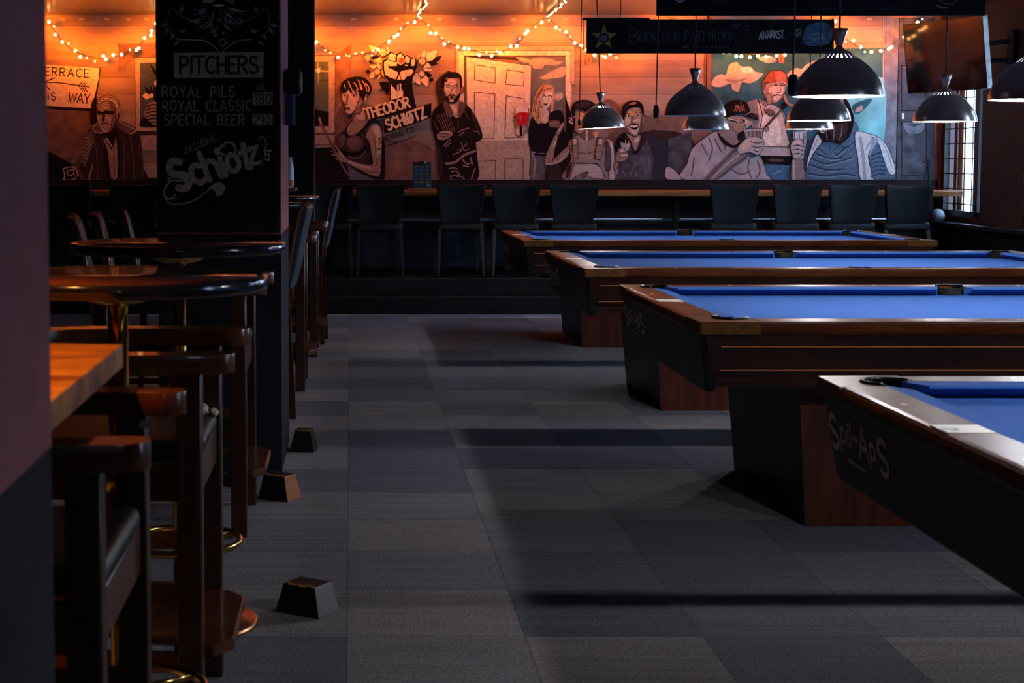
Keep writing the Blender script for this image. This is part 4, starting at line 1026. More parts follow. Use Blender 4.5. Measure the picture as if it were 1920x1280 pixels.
# ------------------------------------------------------------------ painted wall (mural): flat coats of paint on the boards
mural = thing('mural', 'painted wall above the counter: people drinking, an open door, a brewery emblem and sky', 'mural', (1.0, YB, Zm0))
MY = YB-0.004
mb = MB(); mb.box((XL, MY, Zm0), (XR-0.001, YB-0.0005, ZC)); bd = mb.build('painted_boards', planks('painted board wall', (0.20, 0.150, 0.130), (0.50, 0.385, 0.315), 0.165, 2, 0.75, 0.0, 0.30, (0.9, 1, 5)), mural)
def paint(n, c, ns=0.22, sc=38): return mat('paint '+n, c, 0.85, spec=0.06, noise=ns, nscale=sc)
K = {
 'blk': paint('black', (0.010, 0.010, 0.013)), 'dk': paint('dark brown', (0.016, 0.012, 0.013)), 'dk2': paint('deep brown', (0.042, 0.030, 0.030)), 'md': paint('mid brown', (0.125, 0.088, 0.08)),
 'mg': paint('mid grey', (0.25, 0.22, 0.22)), 'lg': paint('light grey', (0.48, 0.44, 0.44)), 'sk': paint('skin light', (0.66, 0.54, 0.46)), 'sk2': paint('skin mid', (0.34, 0.25, 0.21)), 'sk3': paint('skin shade', (0.17, 0.11, 0.095)),
 'hl': paint('highlight', (0.85, 0.77, 0.68)), 'wd': paint('cream', (0.80, 0.70, 0.52)), 'wd2': paint('tan', (0.50, 0.40, 0.31)), 'ln': paint('brown line', (0.11, 0.06, 0.045)),
 'blue': paint('night blue', (0.07, 0.10, 0.12)), 'teal': paint('night teal', (0.10, 0.15, 0.12)), 'red': paint('cherry red', (0.55, 0.02, 0.03)), 'rdb': paint('red brown', (0.30, 0.085, 0.06)), 'rdl': paint('light red brown', (0.42, 0.16, 0.11)),
 'sky': paint('teal sky', (0.034, 0.14, 0.19), 0.45, 3.0), 'sky2': paint('turquoise sky', (0.20, 0.62, 0.68), 0.4, 4.0), 'cl': paint('cloud', (0.46, 0.42, 0.37), 0.3, 9), 'cly': paint('bright cloud', (0.66, 0.52, 0.30)), 'gsky': paint('grey sky', (0.16, 0.19, 0.20), 0.3, 6),
 'jn': paint('jeans grey', (0.14, 0.15, 0.18)), 'jb': paint('jeans blue', (0.06, 0.18, 0.30)), 'nav': paint('navy shirt', (0.085, 0.085, 0.11), 0.4, 14), 'nav2': paint('navy shade', (0.035, 0.038, 0.055)), 'bs': paint('blue shirt', (0.09, 0.17, 0.26)), 'bs2': paint('blue shirt fold', (0.03, 0.06, 0.11)), 'bsl': paint('blue shirt light', (0.20, 0.32, 0.42)),
 'wv': paint('white vest', (0.60, 0.70, 0.74)), 'wv2': paint('vest shade', (0.30, 0.40, 0.46)), 'sl': paint('slate post', (0.17, 0.20, 0.24), 0.35, 12), 'sl2': paint('slate dark', (0.070, 0.082, 0.100), 0.5, 9), 'sh': paint('shirt grey', (0.44, 0.42, 0.45), 0.2, 12), 'sh2': paint('shirt fold', (0.14, 0.13, 0.15)), 'gl': paint('glass grey', (0.42, 0.44, 0.48)), 'tc': paint('torso tan', (0.36, 0.30, 0.28), 0.25, 14), 'or': paint('orange lit', (0.62, 0.38, 0.20)), 'shd': paint('board shade', (0.20, 0.125, 0.105), 0.3, 10), 'pk': paint('pink sill', (0.42, 0.30, 0.28)), 'tape': paint('yellow tape', (0.62, 0.50, 0.28)),
}
def mp(x0, y0, s): return lambda x, y: (x0+x/s, y0+y/s)
OUT = {'tc', 'sh', 'bs', 'wv', 'nav', 'lg', 'sk2', 'jn', 'gl', 'mg', 'rdb', 'cl'} - {'cl'}
class Fig:
    def __init__(self, name, label, m, base=1):
        self.mb = MB(); self.n = name; self.l = label; self.m = m; self.d = 0.001+0.004*base; self.ol = 0.0
    def place(self):
        self.d += 0.00018; d = self.d
        def f(x, y):
            px, py = self.m(x, y); py = min(max(py, 33.5), 336.6); return at(px, py, MY-d)
        return f
    def P(self, c, pts, sm=3):
        pts = spline(pts, sm) if sm > 1 else pts
        self.mb.flat(pts, self.place(), K[c])
        if self.ol and c in OUT: ribbon(self.mb, pts+[pts[0]], self.ol, self.place(), K['dk'])
        return self
    def E(self, c, cx, cy, rx, ry, an=0.0):
        ca, sa = math.cos(an), math.sin(an)
        return self.P(c, [(cx+rx*math.cos(k*PI/9)*ca-ry*math.sin(k*PI/9)*sa, cy+rx*math.cos(k*PI/9)*sa+ry*math.sin(k*PI/9)*ca) for k in range(18)], 1)
    def L(self, c, pts, w, sm=4):
        ribbon(self.mb, spline(pts, sm, False) if sm > 1 and len(pts) > 2 else pts, w, self.place(), K[c]); return self
    def T(self, c, s, x, y, h, w, ang=0.0, gap=0.22, sx=1.0, slant=0.0):
        self.mb.nrm = Vector((0,-1,0)); self.mb.cnt = 0; letters(self.mb, s, x, y, h, self.place(), K[c], w, ang, gap, sx, slant); self.mb.nrm = None; self.d += 0.0004; return self
    def end(self):
        o = self.mb.build(self.n, None, mural, fix=False)
        if self.l: o['label'] = self.l
        return o
A_, W_, L_, M_, D_, S_, G_, R2, F_ = mp(80,60,4.2667), mp(600,150,6.564), mp(680,80,10.67), mp(810,120,5.82), mp(800,80,4.923), mp(1000,150,6.4), mp(1140,180,7.76), mp(1260,100,4.3636), mp(580,80,4.923)

# shade of the boards, floor line, windows
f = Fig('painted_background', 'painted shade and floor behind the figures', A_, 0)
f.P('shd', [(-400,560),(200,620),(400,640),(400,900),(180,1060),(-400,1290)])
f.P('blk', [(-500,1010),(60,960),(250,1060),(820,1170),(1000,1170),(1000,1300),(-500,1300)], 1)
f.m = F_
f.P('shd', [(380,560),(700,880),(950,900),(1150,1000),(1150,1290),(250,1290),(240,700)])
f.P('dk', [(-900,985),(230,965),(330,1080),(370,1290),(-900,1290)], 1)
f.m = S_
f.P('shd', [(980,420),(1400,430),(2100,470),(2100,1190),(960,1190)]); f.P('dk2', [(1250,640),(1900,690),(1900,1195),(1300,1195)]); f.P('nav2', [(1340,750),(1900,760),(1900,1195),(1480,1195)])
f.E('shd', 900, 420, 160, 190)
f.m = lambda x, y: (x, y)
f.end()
for x in (117,152,200,240,275,663,743,823,888,963,1060,1125,1630): Fig('tape_strip', None, lambda x, y: (x, y), 0).P('tape', [(x-4,34),(x+5,34),(x+5,38.5),(x-4,38.5)], 1).end()
for x, y in ((1104,111),(1465,109)): Fig('wall_hook', None, lambda x, y: (x, y), 3).P('rdl', [(x-6,y-9),(x+6,y-9),(x+5,y+10),(x-5,y+9)], 1).L('ln', [(x,y-2),(x-1,y+5)], 2, 1).end()

f = Fig('painted_window', 'painted window with night sky and antlers', A_)
f.P('shd', [(605,95),(1300,85),(1300,205),(735,205),(605,320)], 1); f.L('ln', [(605,95),(735,205)], 5, 1)
f.P('wd2', [(735,205),(1300,200),(1300,805),(745,790)], 1); f.L('ln', [(735,205),(745,790)], 5, 1); f.L('ln', [(735,205),(1300,200)], 5, 1)
f.P('blue', [(780,245),(1250,240),(1250,755),(780,750)], 1)
f.P('pk', [(780,825),(1300,825),(1300,945),(800,945)], 1); f.P('dk2', [(745,790),(1300,803),(1300,826),(760,826)], 1)
f.P('blk', [(860,262),(885,280),(925,330),(1000,300),(940,370),(890,330)]); f.P('blk', [(815,420),(830,450),(845,440),(850,470),(865,430),(880,470),(895,440),(960,470),(960,560),(900,560),(880,510),(830,490)])
f.P('wd', [(800,510),(830,485),(850,500),(880,490),(885,520),(850,530),(830,540)]); f.E('wd', 905, 410, 12, 20); f.E('sk2', 890, 650, 75, 95)
for k in range(6): f.L('dk', [(830,600+k*26),(880,580+k*28),(960,600+k*24)], 11)
f.P('blk', [(780,755),(790,700),(830,690),(880,745),(925,750),(925,757)])
f.end()
f = Fig('painted_sign', 'painted cream sign with an arrow and the words TERRACE THIS WAY', A_, 1)
f.P('dk', [(-170,255),(463,285),(452,400),(406,628),(-170,595)], 1); f.P('wd', [(-170,250),(455,288),(445,380),(395,612),(-170,578)], 1)
f.T('dk', 'TERRACE', -47, 345, 66, 0.13, 0.045, 0.30, 1.05); f.L('dk', [(10,405),(120,405),(300,430),(370,440)], 8); f.L('dk', [(95,366),(10,403),(55,460)], 8, 1)
for k in range(3): f.L('dk', [(325+k*18-10,402+k*4),(290+k*18,428+k*3),(318+k*20,470+k*3)], 7, 1)
f.T('dk', 'TH', -100, 532, 62, 0.13, 0.04, 0.3); f.T('dk', 'i', 42, 540, 62, 0.14); f.T('dk', 'S', 68, 545, 60, 0.13, 0, 0.3); f.T('dk', 'WAY', 205, 556, 72, 0.13, 0.10, 0.12, 0.95)
f.end()
f = Fig('painted_old_man', 'painted grey haired man in a brown jacket reaching for a glass', A_, 2); f.ol = 4.3
f.P('dk', [(395,560),(432,515),(440,700),(390,745),(380,650)])
f.P('dk2', [(395,760),(440,730),(600,708),(740,770),(785,880),(812,1100),(825,1195),(340,1195),(290,1160),(225,1085),(255,1040),(330,960),(322,840)])
f.P('md', [(330,830),(385,785),(415,840),(380,960),(330,1030),(290,1090),(340,1185),(300,1170),(235,1085),(262,1040),(325,965)])
for k in range(8): f.L('sk2', [(330+k*-3+2,840+k*28),(365-k*4,850+k*28),(400-k*9,885+k*27)], 9)
for pts in ([(395,820),(430,960),(440,1180)], [(640,830),(655,960),(650,1170)], [(700,840),(725,1000),(735,1180)], [(770,900),(800,1060),(805,1170)], [(470,860),(510,1000),(520,1180)]): f.L('md', pts, 8)
f.L('sk2', [(360,1180),(400,1060),(385,1130),(380,1185)], 10)
f.P('dk', [(490,830),(600,800),(610,1190),(520,1190)]); f.P('sk2', [(480,845),(520,870),(555,930),(590,830),(602,1165),(545,1165),(520,960)])
f.L('dk', [(500,850),(550,935),(585,850)], 7, 1); f.L('hl', [(512,850),(552,915)], 8, 1); f.L('dk2', [(570,900),(572,1150)], 6, 1)
f.P('md', [(393,765),(440,728),(500,800),(430,812)]); f.L('sk', [(395,770),(425,802),(495,800)], 6); f.L('sk', [(440,730),(405,755)], 6, 1)
f.P('md', [(600,710),(745,785),(705,820),(610,770)]); f.L('sk', [(610,715),(700,760),(745,790),(700,815)], 6)
f.P('sk2', [(435,600),(450,560),(540,545),(592,600),(590,690),(560,770),(512,812),(470,792),(440,720),(430,655)])
f.P('sk3', [(520,560),(590,600),(590,690),(560,770),(530,800),(545,720),(560,660)]); f.P('dk', [(435,628),(480,640),(500,628),(570,635),(560,662),(505,655),(445,662)])
f.L('sk', [(470,585),(540,580)], 6, 1); f.L('sk', [(478,605),(530,600)], 6, 1); f.L('hl', [(507,680),(530,700),(540,760)], 5); f.P('dk', [(480,650),(500,640),(495,700),(475,720)]); f.L('dk', [(465,738),(500,728),(535,742)], 9); f.L('sk', [(470,770),(500,790),(520,785)], 9); f.L('sk', [(445,680),(455,725)], 8, 1)
f.P('sk2', [(432,625),(435,550),(500,505),(575,518),(612,570),(617,655),(597,712),(585,640),(560,565),(490,555),(447,595)])
for k in range(6): f.L('hl' if k % 2 else 'dk2', [(440+k*10,575-k*9),(500+k*12,525+k*4),(570+k*7,545+k*14),(590+k*3,600+k*16)], 7)
f.L('dk', [(600,600),(608,680),(592,705)], 8); f.E('dk', 213, 1130, 58, 48)
for pts in ([(160,1095),(215,1078),(268,1090)], [(165,1100),(175,1140),(170,1175)], [(265,1095),(280,1130),(262,1170)], [(165,1178),(215,1183),(262,1172)], [(195,1100),(205,1140),(235,1150)], [(210,1110),(250,1100),(245,1140)]): f.L('hl', pts, 6)
f.end()

f = Fig('painted_window', 'painted window frame with a bright star in the dark pane', F_, 1)
f.P('wd2', [(-330,115),(240,118),(236,832),(-330,832)], 1); f.P('teal', [(-300,175),(180,175),(180,772),(-300,772)], 1); f.P('blk', [(-300,620),(100,625),(180,640),(180,772),(-300,772)], 1); f.L('sl2', [(40,345),(178,352)], 4, 1)
f.P('shd', [(238,118),(390,10),(386,300),(300,480),(238,640)], 1); f.L('ln', [(240,118),(236,832)], 5, 1); f.L('ln', [(40,116),(240,118)], 5, 1)
for a, e, w in (((80,185),(85,370),8), ((50,255),(178,266),12), ((70,235),(98,275),10), ((98,235),(68,280),10)): f.L('cly', [a, e], w, 1)
f.E('hl', 82, 258, 20, 16); f.P('pk', [(-330,850),(236,850),(228,962),(-330,985)], 1); f.L('ln', [(-330,842),(236,838)], 16, 1); f.L('md', [(-330,958),(228,940)], 8, 1)
f.end()
f = Fig('painted_emblem', 'painted brewery emblem: raised fist with hops over slanted black banners', L_, 1)
LEAF = [('blk', [(1290,370),(1340,360),(1420,290),(1590,258),(1530,350),(1460,405),(1515,420),(1420,465),(1350,455)]), ('blk', [(1230,580),(1300,570),(1400,660),(1320,705),(1250,660)]), ('blk', [(310,962),(385,915),(325,795),(430,775),(525,800),(530,935),(495,1025),(450,1005),(430,955)]), ('blk', [(170,285),(345,262),(300,312),(200,322)]), ('blk', [(190,390),(260,430),(130,400)])]
for c, p in LEAF: f.P(c, p, 1)
for x, y, a, b in ((1375,742,42,38),(105,580,45,38),(165,395,30,28)): f.E('blk', x, y, a, b)
def lf(p): f.P('ln', [((x-sum(q[0] for q in p)/len(p))*1.13+sum(q[0] for q in p)/len(p), (y-sum(q[1] for q in p)/len(p))*1.13+sum(q[1] for q in p)/len(p)) for x, y in p], 2); f.P('wd', p, 2)
for p in ([(1250,230),(1330,185),(1485,150),(1470,255),(1400,345),(1290,360)], [(1150,275),(1185,200),(1252,135),(1245,290)], [(1088,325),(1105,250),(1132,200),(1140,300)], [(1215,505),(1270,430),(1312,398),(1340,450),(1362,480)], [(1215,520),(1300,520),(1395,550),(1270,572)], [(1000,720),(1040,640),(1090,600),(1150,690),(1150,850),(1050,785),(1012,830)], [(1160,735),(1205,715),(1260,650),(1320,760),(1298,880),(1200,805)],
          [(105,42),(230,70),(330,130),(310,200),(230,260),(188,165)], [(470,130),(490,70),(535,170),(500,250)], [(210,388),(260,330),(350,290),(388,345),(370,410),(280,380)], [(125,470),(190,445),(282,455),(230,520)], [(285,390),(340,440),(385,510),(340,530),(295,480)], [(145,720),(145,640),(222,570),(250,640),(215,700)], [(300,742),(310,680),(360,620),(350,700)], [(365,590),(400,540),(440,600),(420,690)]): lf(p)
for cx, cy, r in ((1190,370,80),(1180,625,66),(400,190,88),(95,295,72),(290,580,66)):
    f.E('ln', cx, cy, r+6, r+4)
    for q in range(7):
        a = q*2*PI/7; f.E('ln', cx+r*0.55*math.cos(a), cy+r*0.55*math.sin(a), r*0.43, r*0.36, a); f.E('wd', cx+r*0.55*math.cos(a), cy+r*0.55*math.sin(a), r*0.37, r*0.29, a)
    f.E('ln', cx, cy, r*0.38, r*0.34); f.E('wd', cx, cy, r*0.31, r*0.27)
f.P('blk', [(410,360),(500,300),(490,250),(520,200),(575,178),(665,235),(760,185),(845,262),(900,240),(975,305),(1065,325),(1095,440),(1060,560),(1010,680),(985,800),(1010,1000),(1075,1300),(540,1300),(535,770),(430,660),(400,520)], 1)
for p in ([(512,255),(580,205),(660,240),(650,372),(560,356),(510,325)], [(688,262),(760,208),(830,290),(840,400),(760,450),(690,400)], [(850,292),(892,262),(950,312),(935,400),(880,412),(845,372)], [(980,342),(1020,310),(1056,362),(1045,438),(990,445),(965,410)], [(430,390),(500,338),(560,376),(690,392),(680,462),(560,470),(505,452),(520,510),(560,520),(700,590),(700,640),(660,732),(560,702),(450,640),(430,520)], [(738,600),(800,560),(985,533),(1022,580),(950,662),(895,660),(870,690),(830,742),(780,742)], [(730,640),(762,742),(690,742)]): f.P('wd', p, 1)
for x in (870, 995): f.L('hl', [(x-20,450),(x+20,455)], 22, 1)
f.E('rdl', 775, 355, 58, 68, 0.5); f.L('rdb', [(770,330),(780,380)], 16, 1)
f.P('wd', [(565,830),(690,985),(690,850),(718,818),(720,962),(740,962),(740,820),(770,820),(770,930),(812,970),(806,1082),(560,1148)], 1)
f.m = F_
f.P('blk', [(505,628),(938,487),(960,482),(985,610),(690,690),(572,718)], 1); f.P('blk', [(688,712),(1126,556),(1126,692),(690,842)], 1)
f.T('wd', 'THEODOR', 532, 702, 92, 0.20, -0.27, 0.20, 0.80); f.T('wd', 'SCHI\u00d8TZ', 728, 808, 96, 0.21, -0.335, 0.22, 0.76)
f.T('dk', 'BREWING CO.', 652, 928, 46, 0.17, -0.33, 0.30, 0.86); f.L('dk', [(620,988),(965,868)], 9, 1)
f.end()
f = Fig('painted_woman', 'painted short haired woman in a dark tank top holding a cue', W_, 2); f.ol = 6.6
f.P('dk', [(560,330),(600,470),(700,500),(770,620),(800,900),(790,1240),(690,1240),(740,1100)])
f.L('sk3', [(-60,330),(20,545),(370,1240)], 24, 1); f.L('sk2', [(-6,545),(366,1240)], 12, 1); f.L('blk', [(-45,370),(-15,480)], 30, 1); f.L('or', [(-10,470),(12,535)], 20, 1)
f.P('sk2', [(388,400),(400,490),(345,560),(328,640),(370,685),(430,672),(520,600),(620,480),(570,390),(535,300),(430,300)]); f.P('sk', [(440,420),(470,480),(560,480),(545,400),(530,330)]); f.L('sk3', [(400,470),(410,560),(360,660)], 10); f.P('sk3', [(400,470),(395,410),(470,395),(530,300),(500,420),(440,430)])
f.P('dk2', [(397,488),(330,580),(240,660),(202,745),(230,850),(300,930),(338,1000),(350,1100),(372,1240),(720,1240),(640,1050),(610,900),(580,740),(556,650),(620,560),(730,510),(640,478),(605,488),(520,602),(430,677),(362,684),(330,650),(335,590)])
f.P('blk', [(397,488),(330,585),(325,650),(362,690),(432,684),(524,608),(615,492),(640,480),(540,620),(440,705),(360,712),(310,660),(318,580)])
f.E('md', 262, 750, 48, 82, 0.3); f.E('md', 425, 775, 100, 92); f.E('sk3', 405, 755, 66, 60); f.P('blk', [(240,850),(330,880),(420,895),(520,860),(560,800),(590,880),(500,930),(380,935),(300,920)]); f.L('md', [(350,950),(470,960),(560,880)], 22); f.P('jn', [(350,1040),(430,1110),(600,1190),(680,1240),(372,1240)])
f.L('blk', [(560,650),(590,760),(615,900),(640,1050)], 16)
f.P('sk2', [(620,562),(690,524),(742,570),(767,650),(762,850),(752,1000),(742,1150),(690,1185),(600,1162),(460,1092),(345,1032),(310,1012),(330,968),(450,1010),(640,1040),(632,900),(602,760),(562,692)])
f.P('sk', [(640,600),(690,545),(735,600),(750,700),(740,900),(700,900),(690,700)]); f.L('sk3', [(655,640),(680,800),(690,1040)], 9); f.L('sk3', [(720,760),(722,960),(690,1060)], 8); f.L('sk3', [(470,1090),(600,1130),(730,1120)], 12); f.L('sk', [(350,1000),(470,1050),(620,1085)], 14); f.L('blk', [(340,1040),(470,1104),(600,1170),(700,1192)], 9)
f.P('sk2', [(345,985),(310,1018),(250,1002),(188,982),(176,962),(215,952),(138,930),(140,905),(190,902),(122,888),(142,868),(222,886),(160,800),(132,768),(165,772),(255,872),(322,960)], 2)
for pts in ([(215,955),(150,925)], [(215,910),(140,885)], [(230,990),(185,965)]): f.L('dk', pts, 7, 1)
f.L('sk', [(250,900),(320,985)], 12, 1)
f.P('sk', [(268,150),(275,250),(308,310),(312,385),(330,408),(388,418),(452,362),(535,280),(545,180),(480,100),(300,90)])
f.P('sk2', [(480,232),(445,330),(418,380),(388,416),(455,362),(538,280),(520,220)]); f.L('ln', [(485,235),(445,325),(425,370)], 8); f.L('ln', [(268,180),(276,250),(308,312),(313,385),(332,408),(388,418),(450,366)], 5)
f.E('sk2', 555, 228, 28, 52); f.E('sk', 558, 225, 18, 40); f.L('ln', [(560,195),(568,230),(552,258)], 6)
f.L('dk', [(276,168),(300,156),(326,166)], 8); f.L('dk', [(385,165),(420,160),(460,186)], 9); f.E('hl', 302, 190, 19, 9); f.E('blk', 304, 189, 9, 9); f.E('hl', 418, 197, 27, 11); f.E('blk', 415, 196, 11, 11); f.L('blk', [(282,186),(302,178),(322,190)], 5); f.L('blk', [(388,190),(418,182),(450,202)], 6)
f.P('sk2', [(335,185),(352,195),(335,260),(340,300),(312,300),(325,255)]); f.L('ln', [(350,180),(345,230)], 5, 1); f.L('ln', [(298,285),(310,302),(345,298)], 6)
f.P('rdb', [(304,345),(325,332),(345,342),(372,343),(362,368),(330,372),(312,362)]); f.L('blk', [(306,348),(340,351),(370,345)], 5)
f.P('blk', [(252,110),(262,40),(330,-15),(440,-45),(560,-25),(628,60),(638,130),(604,195),(580,175),(560,176),(545,250),(522,240),(510,200),(490,222),(470,140),(440,108),(452,175),(405,112),(384,172),(352,110),(332,145),(296,152),(262,152)], 2)
for pts in ([(420,30),(450,80),(470,120)], [(350,20),(370,70),(398,130)], [(470,0),(500,60),(520,110)], [(520,10),(560,70),(575,130)], [(300,60),(310,100)], [(560,40),(600,90),(598,140)], [(490,60),(510,120)]): f.L('or', pts, 13)
f.end()
f = Fig('painted_man', 'painted bearded man in a dark jacket standing with crossed arms', M_, 2); f.ol = 5.8
f.P('dk2', [(40,250),(90,140),(210,85),(150,420),(40,510),(0,560),(0,700),(40,830),(80,1275),(160,1275),(100,600)])
f.P('dk', [(30,490),(115,420),(185,415),(300,408),(385,450),(452,530),(522,680),(552,800),(500,852),(480,862),(492,1000),(492,1290),(130,1290),(120,1100),(70,900),(30,820),(8,700),(0,560)])
f.P('sk2', [(178,430),(300,395),(302,520),(270,578),(228,545),(185,480)]); f.P('sk', [(200,450),(270,450),(272,530),(250,545)]); f.L('hl', [(182,470),(228,545),(268,582),(305,520)], 8); f.P('md', [(120,420),(178,425),(235,560),(160,560)]); f.P('md', [(302,410),(370,450),(320,560),(280,585)])
f.P('sk2', [(130,180),(170,150),(290,150),(322,220),(312,330),(272,412),(220,432),(168,412),(140,340),(123,250)]); f.P('sk', [(138,200),(180,165),(250,170),(262,240),(250,300),(270,330),(240,345),(200,330),(165,330),(140,280)])
f.E('sk2', 330, 285, 18, 42); f.L('ln', [(332,260),(338,290),(325,315)], 6); f.E('dk2', 106, 290, 12, 36)
f.P('dk', [(148,350),(170,352),(205,328),(240,328),(268,352),(300,318),(310,330),(272,412),(222,434),(170,414),(150,385)]); f.P('sk2', [(180,352),(205,345),(245,345),(262,362),(240,380),(180,378)]); f.P('dk', [(195,360),(215,350),(240,358),(218,378)]); f.E('sk', 212, 400, 26, 13)
f.L('blk', [(148,238),(180,228),(205,244)], 10); f.L('blk', [(230,244),(262,230),(288,238)], 10); f.L('blk', [(155,256),(180,252),(198,262)], 6); f.L('blk', [(236,262),(258,254),(280,260)], 6); f.L('sk3', [(220,240),(212,300),(192,328),(222,332),(236,322)], 8); f.L('sk3', [(180,205),(240,200)], 5, 1)
f.P('blk', [(108,255),(103,170),(150,108),(230,86),(305,108),(332,180),(322,262),(306,240),(302,165),(240,150),(205,160),(172,152),(165,195),(140,195),(132,262)]); f.L('sk2', [(150,165),(170,150),(165,190)], 6)
for k in range(6): f.L('sk3', [(45+k*28,560-k*6),(85+k*26,640),(130+k*24,735)], 9)
for pts in ([(20,600),(40,680),(70,720)], [(430,520),(470,640),(500,720)], [(350,500),(400,600)], [(280,600),(290,700)], [(470,560),(530,700)]): f.L('sk3', pts, 6)
f.P('sk2', [(58,758),(130,728),(222,738),(228,772),(180,812),(120,832),(60,822),(52,790)]); f.L('dk', [(70,765),(140,760),(180,768)], 6); f.L('dk', [(62,795),(130,790),(170,796)], 6); f.L('sk', [(80,748),(150,738),(205,748)], 9)
for pts in ([(285,750),(330,720),(400,700)], [(300,780),(350,740)], [(455,735),(500,735),(520,760)], [(130,890),(170,850),(200,820)], [(150,900),(200,860)], [(320,860),(350,940),(400,930)], [(350,900),(380,870)], [(280,940),(320,930)], [(230,990),(320,950)]): f.L('sk2', pts, 11)
f.L('sk2', [(150,1085),(250,1072),(350,995),(470,950)], 24); f.L('blk', [(150,1105),(250,1092),(350,1015),(480,965)], 8)
for pts in ([(185,1145),(230,1130),(280,1145)], [(210,1180),(260,1165),(300,1200)], [(220,1220),(300,1205)], [(200,1220),(215,1260)], [(270,1225),(330,1230),(350,1260)], [(430,1260),(450,1190),(470,1140)], [(330,1040),(380,1090),(440,1070)], [(420,1020),(440,1100)], [(340,1110),(400,1120)]): f.L('sk2', pts, 13)
f.end()
f = Fig('painted_door', 'painted open panelled door with evening sky behind', D_, 1)
f.P('wd2', [(262,28),(1368,28),(1368,390),(1340,390),(1340,1270),(262,1270)], 1); f.P('wd', [(285,75),(1330,75),(1330,1270),(285,1270)], 1)
for pts in ([(265,30),(262,1270)], [(265,30),(1368,30),(1368,390),(1335,390)], [(290,72),(1330,72),(1330,380)], [(290,72),(290,300)]): f.L('ln', pts, 6, 1)
f.P('shd', [(350,125),(1282,125),(1282,640),(1320,700),(1320,1270),(350,1270)], 1); f.P('gsky', [(800,132),(1280,132),(1280,680),(950,680)], 1); f.L('dk', [(352,122),(352,1270)], 8, 1); f.L('dk', [(352,122),(1285,122)], 7, 1); f.P('dk2', [(362,124),(830,132),(850,165),(365,130)], 1)
for p in ([(820,135),(900,140),(985,165),(1060,135),(1150,150),(1200,170),(1260,180),(1180,210),(1090,205),(1070,240),(985,240),(960,190),(890,180)], [(1040,320),(1100,290),(1180,250),(1272,220),(1270,310),(1180,325),(1090,340)], [(1170,500),(1200,465),(1250,460),(1262,500),(1230,530),(1190,530)]): f.P('cl', p); f.P('cly', [((x-p[0][0])*0.72+p[0][0]+15, (y-p[0][1])*0.6+p[0][1]+6) for x, y in p])
f.P('blk', [(1278,500),(1300,560),(1345,740),(1350,1270),(1200,1270),(1190,880),(1285,830)])
f.P('wd', [(368,128),(968,212),(960,700),(955,1270),(380,1270)], 1); f.P('wd2', [(380,900),(958,900),(955,1270),(380,1270)], 1)
for p in ([(445,205),(635,235),(630,375),(440,345)], [(740,250),(900,275),(895,400),(730,385)], [(440,455),(630,475),(620,885),(440,885)], [(735,490),(900,520),(898,872),(722,880)], [(460,1095),(635,1085),(635,1270)], [(720,1270),(720,1075),(890,1062),(892,1270)]):
    f.L('ln', p+[p[0]] if len(p) == 4 and p[0][1] < 1000 else p, 7, 1)
f.L('ln', [(968,212),(960,700),(955,1270)], 7, 1); f.L('ln', [(368,128),(968,212)], 6, 1)
f.end()
f = Fig('painted_blonde_woman', 'painted long haired woman in black top carrying a red drink', D_, 2); f.ol = 4.9
f.P('jn', [(965,1000),(1105,985),(1130,1100),(1185,1275),(965,1275),(958,1080)]); f.L('lg', [(970,1010),(1000,1100),(990,1250)], 10); f.L('lg', [(1110,1120),(1150,1260)], 9, 1); f.P('lg', [(975,990),(1100,980),(1095,1020),(1060,1050),(1020,1015),(985,1025)]); f.L('blk', [(1000,1030),(1090,1035)], 22, 1)
f.P('sk2', [(918,765),(945,660),(985,640),(985,720),(962,805),(925,835)]); f.P('sk', [(1020,620),(1100,600),(1132,690),(1095,745),(1015,700)])
f.P('blk', [(975,690),(1040,745),(1100,742),(1165,720),(1235,830),(1150,1000),(968,1000),(938,850),(950,750)])
f.P('or', [(972,650),(998,500),(1050,410),(1110,383),(1168,410),(1182,490),(1165,645),(1148,655),(1140,560),(1095,605),(1050,560),(1062,640),(1045,745),(1010,730)])
for pts in ([(1000,640),(1020,520),(1070,430)], [(1030,700),(1040,560),(1090,440),(1150,420)], [(985,640),(1010,510),(1080,405)], [(1020,730),(1020,620)]): f.L('ln', pts, 7)
f.P('sk', [(1050,495),(1100,445),(1158,442),(1166,520),(1132,590),(1090,606),(1056,562)]); f.P('hl', [(1080,480),(1150,455),(1150,520),(1120,570),(1085,540)])
f.L('dk', [(1068,500),(1085,490),(1100,498)], 8); f.L('dk', [(1125,492),(1142,488),(1155,498)], 8); f.L('dk', [(1065,482),(1098,476)], 5, 1); f.L('sk3', [(1120,490),(1128,530),(1110,538)], 6); f.P('blk', [(1068,552),(1095,560),(1122,550),(1100,580)]); f.L('hl', [(1078,558),(1112,558)], 6, 1)
f.P('wd', [(816,600),(935,595),(942,660),(930,742),(900,778),(850,772),(824,720)]); f.P('hl', [(822,600),(930,598),(930,640),(828,642)], 1); f.P('red', [(828,652),(935,648),(925,740),(892,766),(850,762),(832,720)]); f.P('rdl', [(850,690),(880,680),(870,720)]); f.L('ln', [(816,605),(820,700),(850,770),(900,778),(935,730),(942,605)], 6)
f.L('blk', [(872,775),(872,850)], 20, 1); f.L('blk', [(820,780),(815,830),(840,862),(890,850),(918,800)], 7); f.L('ln', [(818,665),(805,690),(818,705),(800,725),(818,740),(805,760),(830,770)], 8)
f.end()
f = Fig('painted_overalls_person', 'painted person in overalls drinking, face behind the tilted lamp', S_, 3); f.ol = 6.4
f.P('blk', [(195,400),(350,380),(360,640),(260,720),(190,600)]); f.P('sk3', [(190,490),(300,480),(330,540),(300,570),(200,560)]); f.L('sk2', [(200,520),(310,505)], 12, 1); f.L('sk2', [(205,550),(300,545)], 10, 1)
